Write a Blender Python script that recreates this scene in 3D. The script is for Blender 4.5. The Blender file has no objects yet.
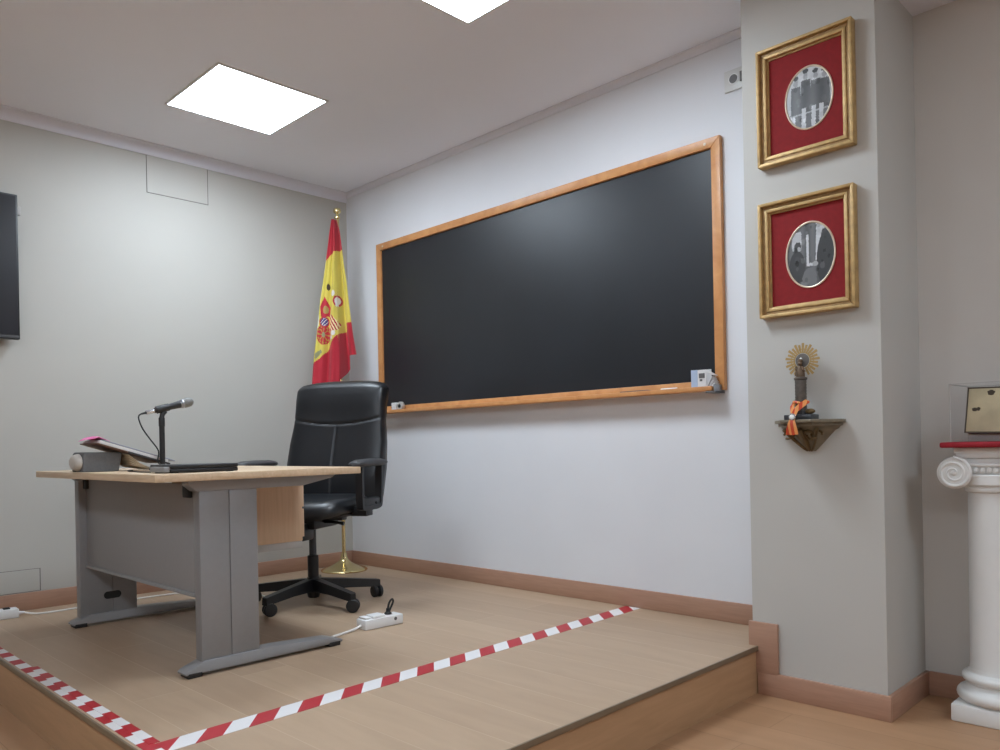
import bpy, bmesh, math, random
from mathutils import Vector, Matrix
random.seed(7)
scene = bpy.context.scene
COL = scene.collection
PZ = 0.192                      # height of the wooden platform above the main floor
pi, cos, sin, rad = math.pi, math.cos, math.sin, math.radians

# ------------------------------------------------------------------ colours and materials
def lin(c):
    c /= 255.0
    return c / 12.92 if c <= 0.04045 else ((c + 0.055) / 1.055) ** 2.4
def rgb(r, g, b): return (lin(r), lin(g), lin(b), 1.0)

def mat(name, col, rough=0.5, metal=0.0, noise=0.0, scale=20.0, bump=0.0, spec=0.5, coat=0.0, bscale=None, stretch=(1, 1, 1)):
    m = bpy.data.materials.new(name); m.use_nodes = True
    nt = m.node_tree; b = nt.nodes['Principled BSDF']
    b.inputs['Base Color'].default_value = col
    b.inputs['Roughness'].default_value = rough
    b.inputs['Metallic'].default_value = metal
    b.inputs['Specular IOR Level'].default_value = spec
    b.inputs['Coat Weight'].default_value = coat
    tc = nt.nodes.new('ShaderNodeTexCoord'); mp = nt.nodes.new('ShaderNodeMapping')
    mp.inputs['Scale'].default_value = stretch
    nt.links.new(tc.outputs['Object'], mp.inputs['Vector'])
    nz = nt.nodes.new('ShaderNodeTexNoise'); nz.inputs['Scale'].default_value = scale
    nz.inputs['Detail'].default_value = 5
    nt.links.new(mp.outputs['Vector'], nz.inputs['Vector'])
    rp = nt.nodes.new('ShaderNodeValToRGB')
    rp.color_ramp.elements[0].position = 0.3; rp.color_ramp.elements[1].position = 0.7
    rp.color_ramp.elements[0].color = tuple(c * (1 - noise) for c in col[:3]) + (1,)
    rp.color_ramp.elements[1].color = tuple(min(1, c * (1 + noise)) for c in col[:3]) + (1,)
    nt.links.new(nz.outputs['Fac'], rp.inputs['Fac'])
    nt.links.new(rp.outputs['Color'], b.inputs['Base Color'])
    if bump:
        bp = nt.nodes.new('ShaderNodeBump'); bp.inputs['Strength'].default_value = bump
        bp.inputs['Distance'].default_value = 0.002
        n2 = nt.nodes.new('ShaderNodeTexNoise'); n2.inputs['Scale'].default_value = bscale or scale * 4
        nt.links.new(tc.outputs['Object'], n2.inputs['Vector'])
        nt.links.new(n2.outputs['Fac'], bp.inputs['Height'])
        nt.links.new(bp.outputs['Normal'], b.inputs['Normal'])
    return m

def planks(name, c1, c2, seam, pw=0.19, pl=1.25, rough=0.42, offs=(0, 0, 0)):
    """laminate boards running along X with end joints"""
    m = bpy.data.materials.new(name); m.use_nodes = True
    nt = m.node_tree; b = nt.nodes['Principled BSDF']
    b.inputs['Roughness'].default_value = rough
    b.inputs['Specular IOR Level'].default_value = 0.4
    tc = nt.nodes.new('ShaderNodeTexCoord'); mp = nt.nodes.new('ShaderNodeMapping')
    mp.inputs['Location'].default_value = offs
    nt.links.new(tc.outputs['Object'], mp.inputs['Vector'])
    br = nt.nodes.new('ShaderNodeTexBrick')
    br.inputs['Scale'].default_value = 1.0
    br.inputs['Brick Width'].default_value = pl; br.inputs['Row Height'].default_value = pw
    br.inputs['Mortar Size'].default_value = 0.0018; br.inputs['Mortar Smooth'].default_value = 0.2
    br.inputs['Color1'].default_value = c1; br.inputs['Color2'].default_value = c2
    br.inputs['Mortar'].default_value = seam
    br.offset = 0.37; br.offset_frequency = 2
    nt.links.new(mp.outputs['Vector'], br.inputs['Vector'])
    m2 = nt.nodes.new('ShaderNodeMapping'); m2.inputs['Scale'].default_value = (1.2, 7, 7)
    nt.links.new(tc.outputs['Object'], m2.inputs['Vector'])
    nz = nt.nodes.new('ShaderNodeTexNoise'); nz.inputs['Scale'].default_value = 2.2; nz.inputs['Detail'].default_value = 7
    nz.inputs['Distortion'].default_value = 0.6
    nt.links.new(m2.outputs['Vector'], nz.inputs['Vector'])
    rp = nt.nodes.new('ShaderNodeValToRGB')
    rp.color_ramp.elements[0].position = 0.28; rp.color_ramp.elements[1].position = 0.75
    rp.color_ramp.elements[0].color = (0.92, 0.91, 0.89, 1); rp.color_ramp.elements[1].color = (1.05, 1.05, 1.05, 1)
    nt.links.new(nz.outputs['Fac'], rp.inputs['Fac'])
    mx = nt.nodes.new('ShaderNodeMix'); mx.data_type = 'RGBA'; mx.blend_type = 'MULTIPLY'
    mx.inputs[0].default_value = 1.0
    nt.links.new(br.outputs['Color'], mx.inputs[6]); nt.links.new(rp.outputs['Color'], mx.inputs[7])
    nt.links.new(mx.outputs[2], b.inputs['Base Color'])
    return m

def wood(name, c1, c2, rough=0.4, stretch=(2, 30, 30), scale=2.0):
    m = bpy.data.materials.new(name); m.use_nodes = True
    nt = m.node_tree; b = nt.nodes['Principled BSDF']
    b.inputs['Roughness'].default_value = rough
    tc = nt.nodes.new('ShaderNodeTexCoord'); mp = nt.nodes.new('ShaderNodeMapping')
    mp.inputs['Scale'].default_value = stretch
    nt.links.new(tc.outputs['Object'], mp.inputs['Vector'])
    nz = nt.nodes.new('ShaderNodeTexNoise'); nz.inputs['Scale'].default_value = scale; nz.inputs['Detail'].default_value = 6
    nz.inputs['Distortion'].default_value = 0.8
    nt.links.new(mp.outputs['Vector'], nz.inputs['Vector'])
    rp = nt.nodes.new('ShaderNodeValToRGB')
    rp.color_ramp.elements[0].position = 0.3; rp.color_ramp.elements[1].position = 0.72
    rp.color_ramp.elements[0].color = c1; rp.color_ramp.elements[1].color = c2
    nt.links.new(nz.outputs['Fac'], rp.inputs['Fac'])
    nt.links.new(rp.outputs['Color'], b.inputs['Base Color'])
    return m

def printed(name, rough=0.6, sheen=0.0):
    """cloth or paper whose printed design is stored as a colour attribute"""
    m = bpy.data.materials.new(name); m.use_nodes = True
    nt = m.node_tree; b = nt.nodes['Principled BSDF']
    b.inputs['Roughness'].default_value = rough; b.inputs['Sheen Weight'].default_value = sheen
    at = nt.nodes.new('ShaderNodeAttribute'); at.attribute_name = 'print'
    nt.links.new(at.outputs['Color'], b.inputs['Base Color'])
    return m

def glow(name, col, strength):
    m = bpy.data.materials.new(name); m.use_nodes = True
    nt = m.node_tree; b = nt.nodes['Principled BSDF']
    b.inputs['Base Color'].default_value = (0.9, 0.9, 0.9, 1)
    b.inputs['Emission Color'].default_value = col
    b.inputs['Emission Strength'].default_value = strength
    return m

M = {}
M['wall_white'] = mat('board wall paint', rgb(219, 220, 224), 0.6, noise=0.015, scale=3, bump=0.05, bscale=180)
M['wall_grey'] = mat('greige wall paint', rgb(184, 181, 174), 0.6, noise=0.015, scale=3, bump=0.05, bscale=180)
M['wall_column'] = mat('column paint', rgb(189, 187, 182), 0.6, noise=0.015, scale=3, bump=0.05, bscale=180)
M['wall_taupe'] = mat('recess wall paint', rgb(203, 199, 194), 0.6, noise=0.02, scale=3, bump=0.05, bscale=180)
M['ceiling'] = mat('ceiling paint', rgb(237, 240, 249), 0.7, noise=0.01, scale=2)
M['cornice'] = mat('cornice plaster', rgb(220, 221, 230), 0.5)
M['platform'] = planks('platform laminate', rgb(180, 155, 130), rgb(168, 143, 119), rgb(188, 165, 141))
M['floor'] = planks('main floor laminate', rgb(172, 134, 102), rgb(166, 128, 96), rgb(150, 114, 84), offs=(0.3, 0.07, 0))
M['riser'] = wood('platform riser wood', rgb(170, 136, 102), rgb(182, 146, 112), 0.35, (2, 2, 22))
M['nosing'] = mat('edge strip', rgb(120, 104, 84), 0.4, noise=0.05)
M['skirting'] = wood('skirting wood', rgb(164, 126, 106), rgb(176, 138, 116), 0.4, (3, 3, 40))
M['frame_wood'] = wood('varnished pine', rgb(190, 128, 76), rgb(212, 154, 98), 0.38, (6, 30, 6))
M['board'] = mat('blackboard slate', rgb(22, 25, 31), 0.41, noise=0.25, scale=2.0, bump=0.08, bscale=60, spec=0.55)
M['desk_wood'] = wood('light oak laminate', rgb(200, 172, 140), rgb(214, 188, 158), 0.4, (3, 28, 28))
M['desk_side'] = wood('light oak side', rgb(196, 164, 134), rgb(208, 176, 146), 0.45, (30, 30, 2))
M['desk_grey'] = mat('grey steel', rgb(143, 142, 143), 0.38, metal=0.25, noise=0.02, scale=40)
M['desk_panel'] = mat('grey panel', rgb(143, 142, 142), 0.5, noise=0.02, scale=60)
M['black_plastic'] = mat('black plastic', rgb(26, 26, 28), 0.45, noise=0.1)
M['dark_plastic'] = mat('dark grey plastic', rgb(62, 62, 64), 0.5, noise=0.08)
M['leather'] = mat('black leather', rgb(19, 21, 25), 0.36, noise=0.12, scale=30, bump=0.25, bscale=260, spec=0.6)
M['chair_black'] = mat('black chair plastic', rgb(22, 22, 25), 0.4, noise=0.1)
M['steel'] = mat('brushed steel', rgb(150, 152, 156), 0.3, metal=0.9, noise=0.05)
M['brass'] = mat('polished brass', rgb(224, 204, 152), 0.2, metal=1.0, noise=0.04)
M['gold'] = mat('old gold leaf', rgb(188, 156, 104), 0.5, metal=0.3, noise=0.16, scale=40, bump=0.1)
M['gold_dark'] = mat('antiqued gold', rgb(156, 124, 80), 0.55, metal=0.2, noise=0.2, scale=40)
M['velvet'] = mat('red velvet mat', rgb(132, 18, 23), 0.85, noise=0.08, scale=60, bump=0.1)
M['cream_rim'] = mat('pale gilt rim', rgb(222, 204, 182), 0.35, metal=0.3)
M['photo'] = printed('photograph print', 0.35)
M['flag'] = printed('flag cloth', 0.8, 0.15)
M['tv'] = mat('screen glass', rgb(20, 16, 23), 0.3, noise=0.1, scale=2, spec=0.35)
M['white_plastic'] = mat('white plastic', rgb(226, 226, 226), 0.4, noise=0.01)
M['white_cable'] = mat('white cable sheath', rgb(228, 226, 222), 0.5)
M['grey_plastic'] = mat('pale grey plastic', rgb(176, 172, 168), 0.45, noise=0.06)
M['pale_shell'] = mat('pale beige shell', rgb(196, 190, 182), 0.4, noise=0.05)
M['fabric_dark'] = mat('dark grey mesh fabric', rgb(106, 106, 107), 0.8, noise=0.08, scale=120, bump=0.2)
M['folder'] = mat('grey folder board', rgb(150, 150, 160), 0.5, noise=0.05)
M['folder_dark'] = mat('dark folder board', rgb(50, 48, 52), 0.5, noise=0.08)
M['brown_board'] = mat('brown board', rgb(112, 84, 72), 0.6, noise=0.1)
M['paper'] = mat('white paper', rgb(216, 214, 214), 0.7, noise=0.03)
M['paper_cream'] = mat('cream paper', rgb(222, 204, 176), 0.7, noise=0.03)
M['pink'] = mat('pink paper', rgb(244, 130, 184), 0.6, noise=0.03)
M['pedestal'] = mat('white gesso', rgb(226, 226, 224), 0.45, noise=0.015, scale=12)
M['red_cloth'] = mat('crimson cloth', rgb(150, 20, 36), 0.75, noise=0.1, scale=60, bump=0.2)
M['parchment'] = mat('old parchment', rgb(198, 184, 150), 0.7, noise=0.16, scale=14, bump=0.2)
M['parchment_dark'] = mat('dark worn parchment', rgb(74, 60, 44), 0.7, noise=0.2)
M['socket'] = mat('socket plastic', rgb(206, 206, 204), 0.35)
M['socket_dark'] = mat('socket recess', rgb(96, 94, 94), 0.5)
M['olive_wood'] = mat('carved dark wood', rgb(122, 112, 94), 0.5, noise=0.22, scale=30, bump=0.3)
M['bronze'] = mat('dark bronze gilt', rgb(104, 84, 54), 0.42, metal=0.4, noise=0.25, scale=50)
M['pillar_dark'] = mat('dark pewter', rgb(96, 90, 84), 0.45, metal=0.4, noise=0.25, scale=60, bump=0.4)
M['figure'] = mat('brown bronze', rgb(104, 84, 66), 0.4, metal=0.45, noise=0.25, scale=70)
M['base_black'] = mat('black marble', rgb(58, 60, 64), 0.3, noise=0.15)
M['halo'] = mat('gilt halo', rgb(176, 146, 92), 0.45, metal=0.3, noise=0.12, scale=90)
M['silver'] = mat('silver', rgb(205, 205, 208), 0.25, metal=0.8)
M['silver_dull'] = mat('tarnished silver', rgb(118, 114, 110), 0.4, metal=0.5, noise=0.15, scale=90)
M['white_dot'] = mat('white enamel', rgb(240, 240, 238), 0.3)
M['chalk'] = mat('white chalk', rgb(232, 230, 228), 0.9)
M['carton_blue'] = mat('pale blue carton', rgb(170, 184, 208), 0.6, noise=0.04)
M['slot'] = mat('dark slot', rgb(18, 18, 19), 0.6)
M['groove'] = mat('panel joint', rgb(120, 116, 112), 0.8)
M['access_white'] = mat('access panel paint', rgb(206, 205, 200), 0.6)
M['lamp'] = glow('led diffuser', (0.765, 0.88, 0.99, 1), 31.3)
M['lamp_far'] = M['lamp']

def stripes(name, axis_u, axis_v, period, shear, c1, c2, phase=0.0):
    m = bpy.data.materials.new(name); m.use_nodes = True
    nt = m.node_tree; b = nt.nodes['Principled BSDF']; b.inputs['Roughness'].default_value = 0.45
    tc = nt.nodes.new('ShaderNodeTexCoord'); sp = nt.nodes.new('ShaderNodeSeparateXYZ')
    nt.links.new(tc.outputs['Object'], sp.inputs[0])
    def mth(op, a, v):
        n = nt.nodes.new('ShaderNodeMath'); n.operation = op
        for i, x in enumerate((a, v)):
            if isinstance(x, (int, float)): n.inputs[i].default_value = x
            else: nt.links.new(x, n.inputs[i])
        return n.outputs[0]
    u, v = sp.outputs[axis_u], sp.outputs[axis_v]
    t = mth('ADD', mth('MULTIPLY', v, shear), u)
    t = mth('FRACT', mth('ADD', mth('DIVIDE', t, period), 100.0 + phase), 0.0)
    t = mth('GREATER_THAN', t, 0.5)
    mx = nt.nodes.new('ShaderNodeMix'); mx.data_type = 'RGBA'
    nt.links.new(t, mx.inputs[0]); mx.inputs[6].default_value = c1; mx.inputs[7].default_value = c2
    nt.links.new(mx.outputs[2], b.inputs['Base Color'])
    return m
RED, WHT = rgb(176, 38, 48), rgb(222, 220, 220)

def clear(name):
    m = bpy.data.materials.new(name); m.use_nodes = True
    nt = m.node_tree; nt.nodes.clear()
    out = nt.nodes.new('ShaderNodeOutputMaterial')
    tr = nt.nodes.new('ShaderNodeBsdfTransparent'); tr.inputs[0].default_value = (0.99, 0.993, 0.996, 1)
    gl = nt.nodes.new('ShaderNodeBsdfGlossy'); gl.inputs['Roughness'].default_value = 0.06
    mx = nt.nodes.new('ShaderNodeMixShader')
    mx.inputs[0].default_value = 0.02; nt.links.new(tr.outputs[0], mx.inputs[1]); nt.links.new(gl.outputs[0], mx.inputs[2])
    nt.links.new(mx.outputs[0], out.inputs[0])
    return m
M['acrylic'] = clear('clear acrylic')

# ------------------------------------------------------------------ mesh building
class MB:
    def __init__(self): self.bm = bmesh.new()
    def _merge(self, t, mtx=None):
        if mtx is not None: t.transform(mtx)
        me = bpy.data.meshes.new('tmp'); t.to_mesh(me); t.free()
        self.bm.from_mesh(me); bpy.data.meshes.remove(me)
    def box(self, lo, hi, bev=0.0, seg=2, mtx=None):
        t = bmesh.new(); bmesh.ops.create_cube(t, size=1.0)
        lo, hi = Vector(lo), Vector(hi)
        for v in t.verts:
            v.co = Vector([(lo[i] + hi[i]) / 2 + v.co[i] * (hi[i] - lo[i]) for i in range(3)])
        if bev: bmesh.ops.bevel(t, geom=list(t.edges), offset=bev, segments=seg, affect='EDGES', profile=0.5)
        self._merge(t, mtx); return self
    def lathe(self, prof, n=32, mtx=None, cap=True):
        t = bmesh.new(); rings = []
        for r, z in prof:
            rings.append([t.verts.new((r * cos(2 * pi * i / n), r * sin(2 * pi * i / n), z)) for i in range(n)])
        for a, b in zip(rings, rings[1:]):
            for i in range(n): t.faces.new((a[i], a[(i + 1) % n], b[(i + 1) % n], b[i]))
        if cap:
            t.faces.new(list(reversed(rings[0]))); t.faces.new(rings[-1])
        bmesh.ops.recalc_face_normals(t, faces=t.faces)
        self._merge(t, mtx); return self
    def tube(self, pts, r, n=10, closed=False, cap=True):
        pts = [Vector(p) for p in pts]; rs = r if isinstance(r, (list, tuple)) else [r] * len(pts)
        t = bmesh.new(); rings = []; m = len(pts); up = None
        for i, p in enumerate(pts):
            if closed: d = (pts[(i + 1) % m] - pts[i - 1]).normalized()
            else: d = (pts[min(i + 1, m - 1)] - pts[max(i - 1, 0)]).normalized()
            if up is None:
                up = Vector((0, 0, 1)) if abs(d.z) < 0.9 else Vector((1, 0, 0))
            x = d.cross(up).normalized(); y = x.cross(d).normalized(); up = y
            rings.append([t.verts.new(p + (x * cos(2 * pi * k / n) + y * sin(2 * pi * k / n)) * rs[i]) for k in range(n)])
        prs = list(zip(rings, rings[1:])) + ([(rings[-1], rings[0])] if closed else [])
        for a, b in prs:
            for i in range(n): t.faces.new((a[i], a[(i + 1) % n], b[(i + 1) % n], b[i]))
        if cap and not closed:
            t.faces.new(list(reversed(rings[0]))); t.faces.new(rings[-1])
        bmesh.ops.recalc_face_normals(t, faces=t.faces)
        self._merge(t); return self
    def prism(self, poly, z0, z1, mtx=None, bev=0.0):
        """extrude a 2-D polygon from z0 to z1"""
        t = bmesh.new()
        a = [t.verts.new((x, y, z0)) for x, y in poly]; b = [t.verts.new((x, y, z1)) for x, y in poly]; n = len(poly)
        t.faces.new(list(reversed(a))); t.faces.new(b)
        for i in range(n): t.faces.new((a[i], a[(i + 1) % n], b[(i + 1) % n], b[i]))
        bmesh.ops.recalc_face_normals(t, faces=t.faces)
        if bev: bmesh.ops.bevel(t, geom=list(t.edges), offset=bev, segments=2, affect='EDGES', profile=0.5)
        self._merge(t, mtx); return self
    def loft(self, rings, cap=True, mtx=None):
        t = bmesh.new(); R = [[t.verts.new(p) for p in ring] for ring in rings]; n = len(R[0])
        for a, b in zip(R, R[1:]):
            for i in range(n): t.faces.new((a[i], a[(i + 1) % n], b[(i + 1) % n], b[i]))
        if cap:
            t.faces.new(list(reversed(R[0]))); t.faces.new(R[-1])
        bmesh.ops.recalc_face_normals(t, faces=t.faces)
        self._merge(t, mtx); return self
    def ball(self, c, r, sx=1, sy=1, sz=1, n=16):
        t = bmesh.new(); bmesh.ops.create_uvsphere(t, u_segments=n, v_segments=n // 2 + 2, radius=r)
        self._merge(t, Matrix.Translation(c) @ Matrix.Diagonal((sx, sy, sz, 1))); return self
    def build(self, name, m, parent=None, smooth=True, angle=35, loc=None, rot=None):
        me = bpy.data.meshes.new(name); self.bm.to_mesh(me); self.bm.free()
        me.materials.append(m)
        if smooth:
            for p in me.polygons: p.use_smooth = True
            me.set_sharp_from_angle(angle=rad(angle))
        o = bpy.data.objects.new(name, me); COL.objects.link(o)
        if parent is not None: o.parent = parent
        if loc is not None: o.location = loc
        if rot is not None: o.rotation_euler = rot
        return o

def tag(o, label, cat, group=None, kind=None):
    o['label'] = label; o['category'] = cat
    if group: o['group'] = group
    if kind: o['kind'] = kind
    return o
def thing(name, label, cat, loc, rz=0.0, group=None):
    o = bpy.data.objects.new(name, None); COL.objects.link(o)
    o.empty_display_size = 0.05; o.location = loc; o.rotation_euler = (0, 0, rz)
    return tag(o, label, cat, group)
def struct(o): o['kind'] = 'structure'; return o
def copy_tree(o, parent=None):
    c = o.copy(); COL.objects.link(c)
    if parent is not None: c.parent = parent
    for ch in list(o.children): copy_tree(ch, c)
    return c
def T(*v): return Matrix.Translation(v)
RX = lambda a: Matrix.Rotation(a, 4, 'X')
RY = lambda a: Matrix.Rotation(a, 4, 'Y')
RZ = lambda a: Matrix.Rotation(a, 4, 'Z')

def catmull(pts, k=8):
    pts = [Vector(p) for p in pts]; out = []
    P = [2 * pts[0] - pts[1]] + pts + [2 * pts[-1] - pts[-2]]
    for i in range(1, len(P) - 2):
        a, b, c, d = P[i - 1:i + 3]
        for j in range(k):
            t = j / k
            out.append(0.5 * (2 * b + (c - a) * t + (2 * a - 5 * b + 4 * c - d) * t * t + (3 * b - a - 3 * c + d) * t ** 3))
    out.append(pts[-1]); return out

# ------------------------------------------------------------------ the room
YF = -2.43                      # front edge of the platform
XP = 3.245                      # right edge of the platform
CX0, CX1, CY = 3.222, 3.736, -0.30   # the column
WR = 0.123                      # recessed wall right of the column
CH = PZ + 2.645                 # ceiling height
X1, Y1 = 7.2, -6.6              # far sides of the room behind the camera
Fl = MB().box((-0.12, Y1 - 0.12, -0.1), (X1 + 0.12, WR + 0.12, 0)).build('floor', M['floor'], smooth=False); struct(Fl)
Ce = MB().box((-0.12, Y1 - 0.12, CH), (X1 + 0.12, WR + 0.12, CH + 0.12)).build('ceiling', M['ceiling'], smooth=False); struct(Ce)
struct(MB().box((-0.12, 0, 0), (CX0 + 0.02, 0.12, CH)).build('wall_back', M['wall_white'], smooth=False))
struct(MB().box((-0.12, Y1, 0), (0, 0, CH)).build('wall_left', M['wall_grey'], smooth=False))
struct(MB().box((CX0, CY, 0), (CX1, WR + 0.1, CH)).build('wall_column', M['wall_column'], smooth=False))
struct(MB().box((CX1, WR, 0), (X1 + 0.12, WR + 0.12, CH)).build('wall_right', M['wall_taupe'], smooth=False))
struct(MB().box((X1, Y1, 0), (X1 + 0.12, WR, CH)).build('wall_side', M['wall_taupe'], smooth=False))
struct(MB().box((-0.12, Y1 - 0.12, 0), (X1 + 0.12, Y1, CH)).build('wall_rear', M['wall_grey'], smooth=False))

# platform: body with laminate top, riser faces and edge strips
pf = MB().box((0, YF, PZ - 0.014), (XP, 0, PZ)).build('platform', M['platform'], smooth=False); struct(pf)
rs = MB().box((0.0, YF + 0.004, 0.0), (XP - 0.004, CY, PZ - 0.014)).build('platform_riser', M['riser'], pf, smooth=False)
ns = MB()
ns.box((XP - 0.002, YF - 0.004, PZ - 0.019), (XP + 0.006, CY - 0.001, PZ + 0.001), 0.002)
ns.box((0.0, YF - 0.006, PZ - 0.019), (XP + 0.006, YF + 0.002, PZ + 0.001), 0.002)
ns.build('edge_strip', M['nosing'], pf)

# skirting boards
BH, BT = 0.092, 0.015
def skirt(name, lo, hi): return struct(MB().box(lo, hi, 0.003).build(name, M['skirting']))
skirt('baseboard_back', (0, -BT, PZ), (CX0, 0, PZ + BH))
skirt('baseboard_left', (0, YF, PZ), (BT, 0, PZ + BH))
o = MB().box((CX0 - 0.012, CY - BT, 0.085), (3.332, CY, PZ + 0.096), 0.003).box((XP, CY - BT, 0), (CX1 + BT, CY, BH), 0.003)
struct(o.build('baseboard_column', M['skirting']))
o = MB().box((CX1, CY, 0), (CX1 + BT, WR, BH), 0.003)
struct(o.build('baseboard_side', M['skirting']))
skirt('baseboard_right', (CX1 + BT, WR - BT, 0), (X1, WR, BH))
skirt('baseboard_rear', (0, Y1, 0), (X1, Y1 + BT, BH))

# plaster cornice (coved) along the walls, and the dropped soffit right of the column
def cove(h=0.054, d=0.05, n=8):
    pts = [(0, 0), (0, -h), (0.006, -h)]
    for i in range(n + 1):
        a = pi / 2 * i / n
        pts.append((0.008 + (d - 0.012) * (1 - cos(a)), -h + 0.004 + (h - 0.01) * sin(a)))
    pts += [(d, -0.006), (d, 0)]
    return pts
def cornice(name, p0, p1, nrm, h, d):
    p0, p1, nrm = Vector(p0), Vector(p1), Vector(nrm)
    m = MB(); m.loft([[p + nrm * a + Vector((0, 0, CH + b)) for a, b in cove(h, d)] for p in (p0, p1)])
    return struct(m.build(name, M['cornice']))
cornice('trim_1', (0, 0, 0), (CX0, 0, 0), (0, -1, 0), 0.032, 0.032)
cornice('trim_2', (0, 0, 0), (0, Y1, 0), (1, 0, 0), 0.062, 0.05)
struct(MB().box((CX1, CY, PZ + 2.49), (X1, WR, CH)).build('trim_3', M['cornice'], smooth=False))

# ------------------------------------------------------------------ ceiling lights
def panel_light(x, y, label):
    t = thing('ceiling_light', label, 'ceiling light', (x, y, CH), 0, 'square LED ceiling panels')
    f = MB(); a = 0.303
    for lo, hi in (((-a, -a), (a, -a + 0.012)), ((-a, a - 0.012), (a, a)), ((-a, -a + 0.012), (-a + 0.012, a - 0.012)), ((a - 0.012, -a + 0.012), (a, a - 0.012))):
        f.box(lo + (-0.008,), hi + (0.0,), 0.001)
    f.build('light_frame', M['white_plastic'], t)
    MB().box((-a + 0.012, -a + 0.012, -0.006), (a - 0.012, a - 0.012, -0.001)).build('diffuser', M['lamp'], t, smooth=False)
    return t
panel_light(0.930, -1.246, 'square white LED ceiling panel over the desk, left of the two')
panel_light(2.586, -1.228, 'square LED ceiling panel before the blackboard, cut by the top of the picture')
LX = [(2.586, -4.3), (4.242, -4.3), (5.898, -4.3), (5.898, -1.23)]
LLAB = ['LED ceiling panel behind the viewer in line with the blackboard',
        'LED ceiling panel behind the viewer in line with the pedestal', 'LED ceiling panel behind the viewer farthest from the television',
        'LED ceiling panel to the right of the pedestal, outside the picture']
for (x, y), lb in zip(LX, LLAB): panel_light(x, y, lb)

# ------------------------------------------------------------------ blackboard
bx0, bx1, bz0, bz1 = 0.381, 2.968, PZ + 1.054, PZ + 2.206
bb = thing('blackboard', 'large wide blackboard in a varnished wooden frame on the white wall', 'blackboard', (bx0, 0, bz0))
W_, H_ = bx1 - bx0, bz1 - bz0
MB().box((0.03, -0.012, 0.02), (W_ - 0.03, -0.004, H_ - 0.03)).build('writing_surface', M['board'], bb, smooth=False)
fw, fd = 0.046, 0.028
fr = MB()
def rail(poly, axis_len=None): pass
# mitred frame: four trapezoid prisms
def mitre(m, o0, o1, i0, i1, d0=0.0, d1=-fd, bev=0.003):
    poly = [o0, o1, i1, i0]
    m.prism(poly, d1, d0, Matrix(((1, 0, 0, 0), (0, 0, 1, 0), (0, 1, 0, 0), (0, 0, 0, 1))), bev)
O = [(0, 0), (W_, 0), (W_, H_), (0, H_)]
I = [(fw, fw), (W_ - fw, fw), (W_ - fw, H_ - fw), (fw, H_ - fw)]
for k in range(4): mitre(fr, O[k], O[(k + 1) % 4], I[k], I[(k + 1) % 4])
fr.build('board_frame', M['frame_wood'], bb)
tr = MB().box((0.01, -0.082, -0.004), (W_ - 0.03, -0.024, 0.012), 0.003).box((0.01, -0.090, -0.004), (W_ - 0.03, -0.078, 0.017), 0.003)
tr.build('chalk_tray', M['frame_wood'], bb)
br = MB().box((W_ - 0.062, -0.088, -0.014), (W_ - 0.012, -0.002, -0.005), 0.002).box((W_ - 0.018, -0.094, -0.014), (W_ - 0.012, -0.002, 0.024), 0.002)
br.build('tray_bracket', M['steel'], bb)
for sx, sz in ((W_ - 0.075, H_ - 0.024), (0.075, H_ - 0.024)):
    MB().lathe([(0.007, 0), (0.0065, 0.002), (0.003, 0.003)], 14, T(sx, -fd, sz) @ RX(pi / 2)).build('screw_cap', M['cream_rim'], bb)

# things on the tray
tz = bz0 + 0.012
t = thing('chalk_box', 'open pale blue and white carton standing at the right end of the chalk tray', 'box', (2.855, -0.052, tz))
cb = MB()
cb.box((-0.025, -0.024, 0), (0.05, 0.024, 0.003)).box((-0.025, -0.024, 0), (0.05, -0.022, 0.082)).box((-0.025, 0.022, 0), (0.05, 0.024, 0.086)).box((-0.025, -0.022, 0), (-0.023, 0.022, 0.084))
cb.build('carton', M['paper'], t, smooth=False)
MB().box((-0.0265, -0.0255, 0.001), (0.006, -0.0238, 0.083)).box((-0.0265, -0.025, 0.001), (-0.0245, 0.023, 0.084)).build('blue_end', M['carton_blue'], t, smooth=False)
MB().box((0.014, -0.0262, 0.044), (0.042, -0.0238, 0.066)).box((0.018, -0.0262, 0.030), (0.030, -0.0238, 0.040)).build('printed_patch', M['socket_dark'], t, smooth=False)
MB().loft([[(0.05, y, 0.002), (0.05, y, 0.074), (0.052, y, 0.074), (0.052, y, 0.002)] if False else [(0.05, y, 0.07), (0.085, y - 0.006, 0.052), (0.086, y - 0.006, 0.055), (0.05, y, 0.073)] for y in (-0.02, 0.02)]).build('lid_flap', M['paper'], t, smooth=False)
ti = MB()
random.seed(3)
for i in range(5):
    x0 = 0.052 + i * 0.006
    ti.loft([[(x0 + random.uniform(-.004, .004), y, 0.004), (x0 + 0.022, y + 0.004, 0.05 - i * 0.008), (x0 + 0.024, y + 0.004, 0.05 - i * 0.008), (x0 + 0.003, y, 0.004)] for y in (-0.022 + 0.004 * (i % 2), 0.018 - 0.003 * i)])
ti.build('crumpled_wrapper', M['paper'], t)
for (x, y, L, lab) in ((2.70, -0.06, 0.085, 'white chalk stick lying just left of the carton on the tray'),):
    o = MB().tube([(0, 0, 0.006), (L * 0.5, 0.001, 0.006), (L, 0.003, 0.006)], 0.006, 12).build('chalk_stick', M['chalk'], loc=(x - 0.045, y, tz)); tag(o, lab, 'chalk')
o = MB().tube([(0, 0, 0.006), (0.08, 0.002, 0.006), (0.155, 0.004, 0.006)], [0.0055, 0.006, 0.006], 12).tube([(0.155, 0.004, 0.006), (0.185, 0.005, 0.006)], [0.006, 0.001], 12).build('pointer_pencil', M['brown_board'], loc=(2.42, -0.062, tz))
tag(o, 'thin brown pencil lying on the chalk tray left of the white chalk', 'pencil')
t = thing('tape_roll', 'small white and dark roll at the left end of the chalk tray beside the chair', 'roll', (0.625, -0.055, tz))
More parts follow.
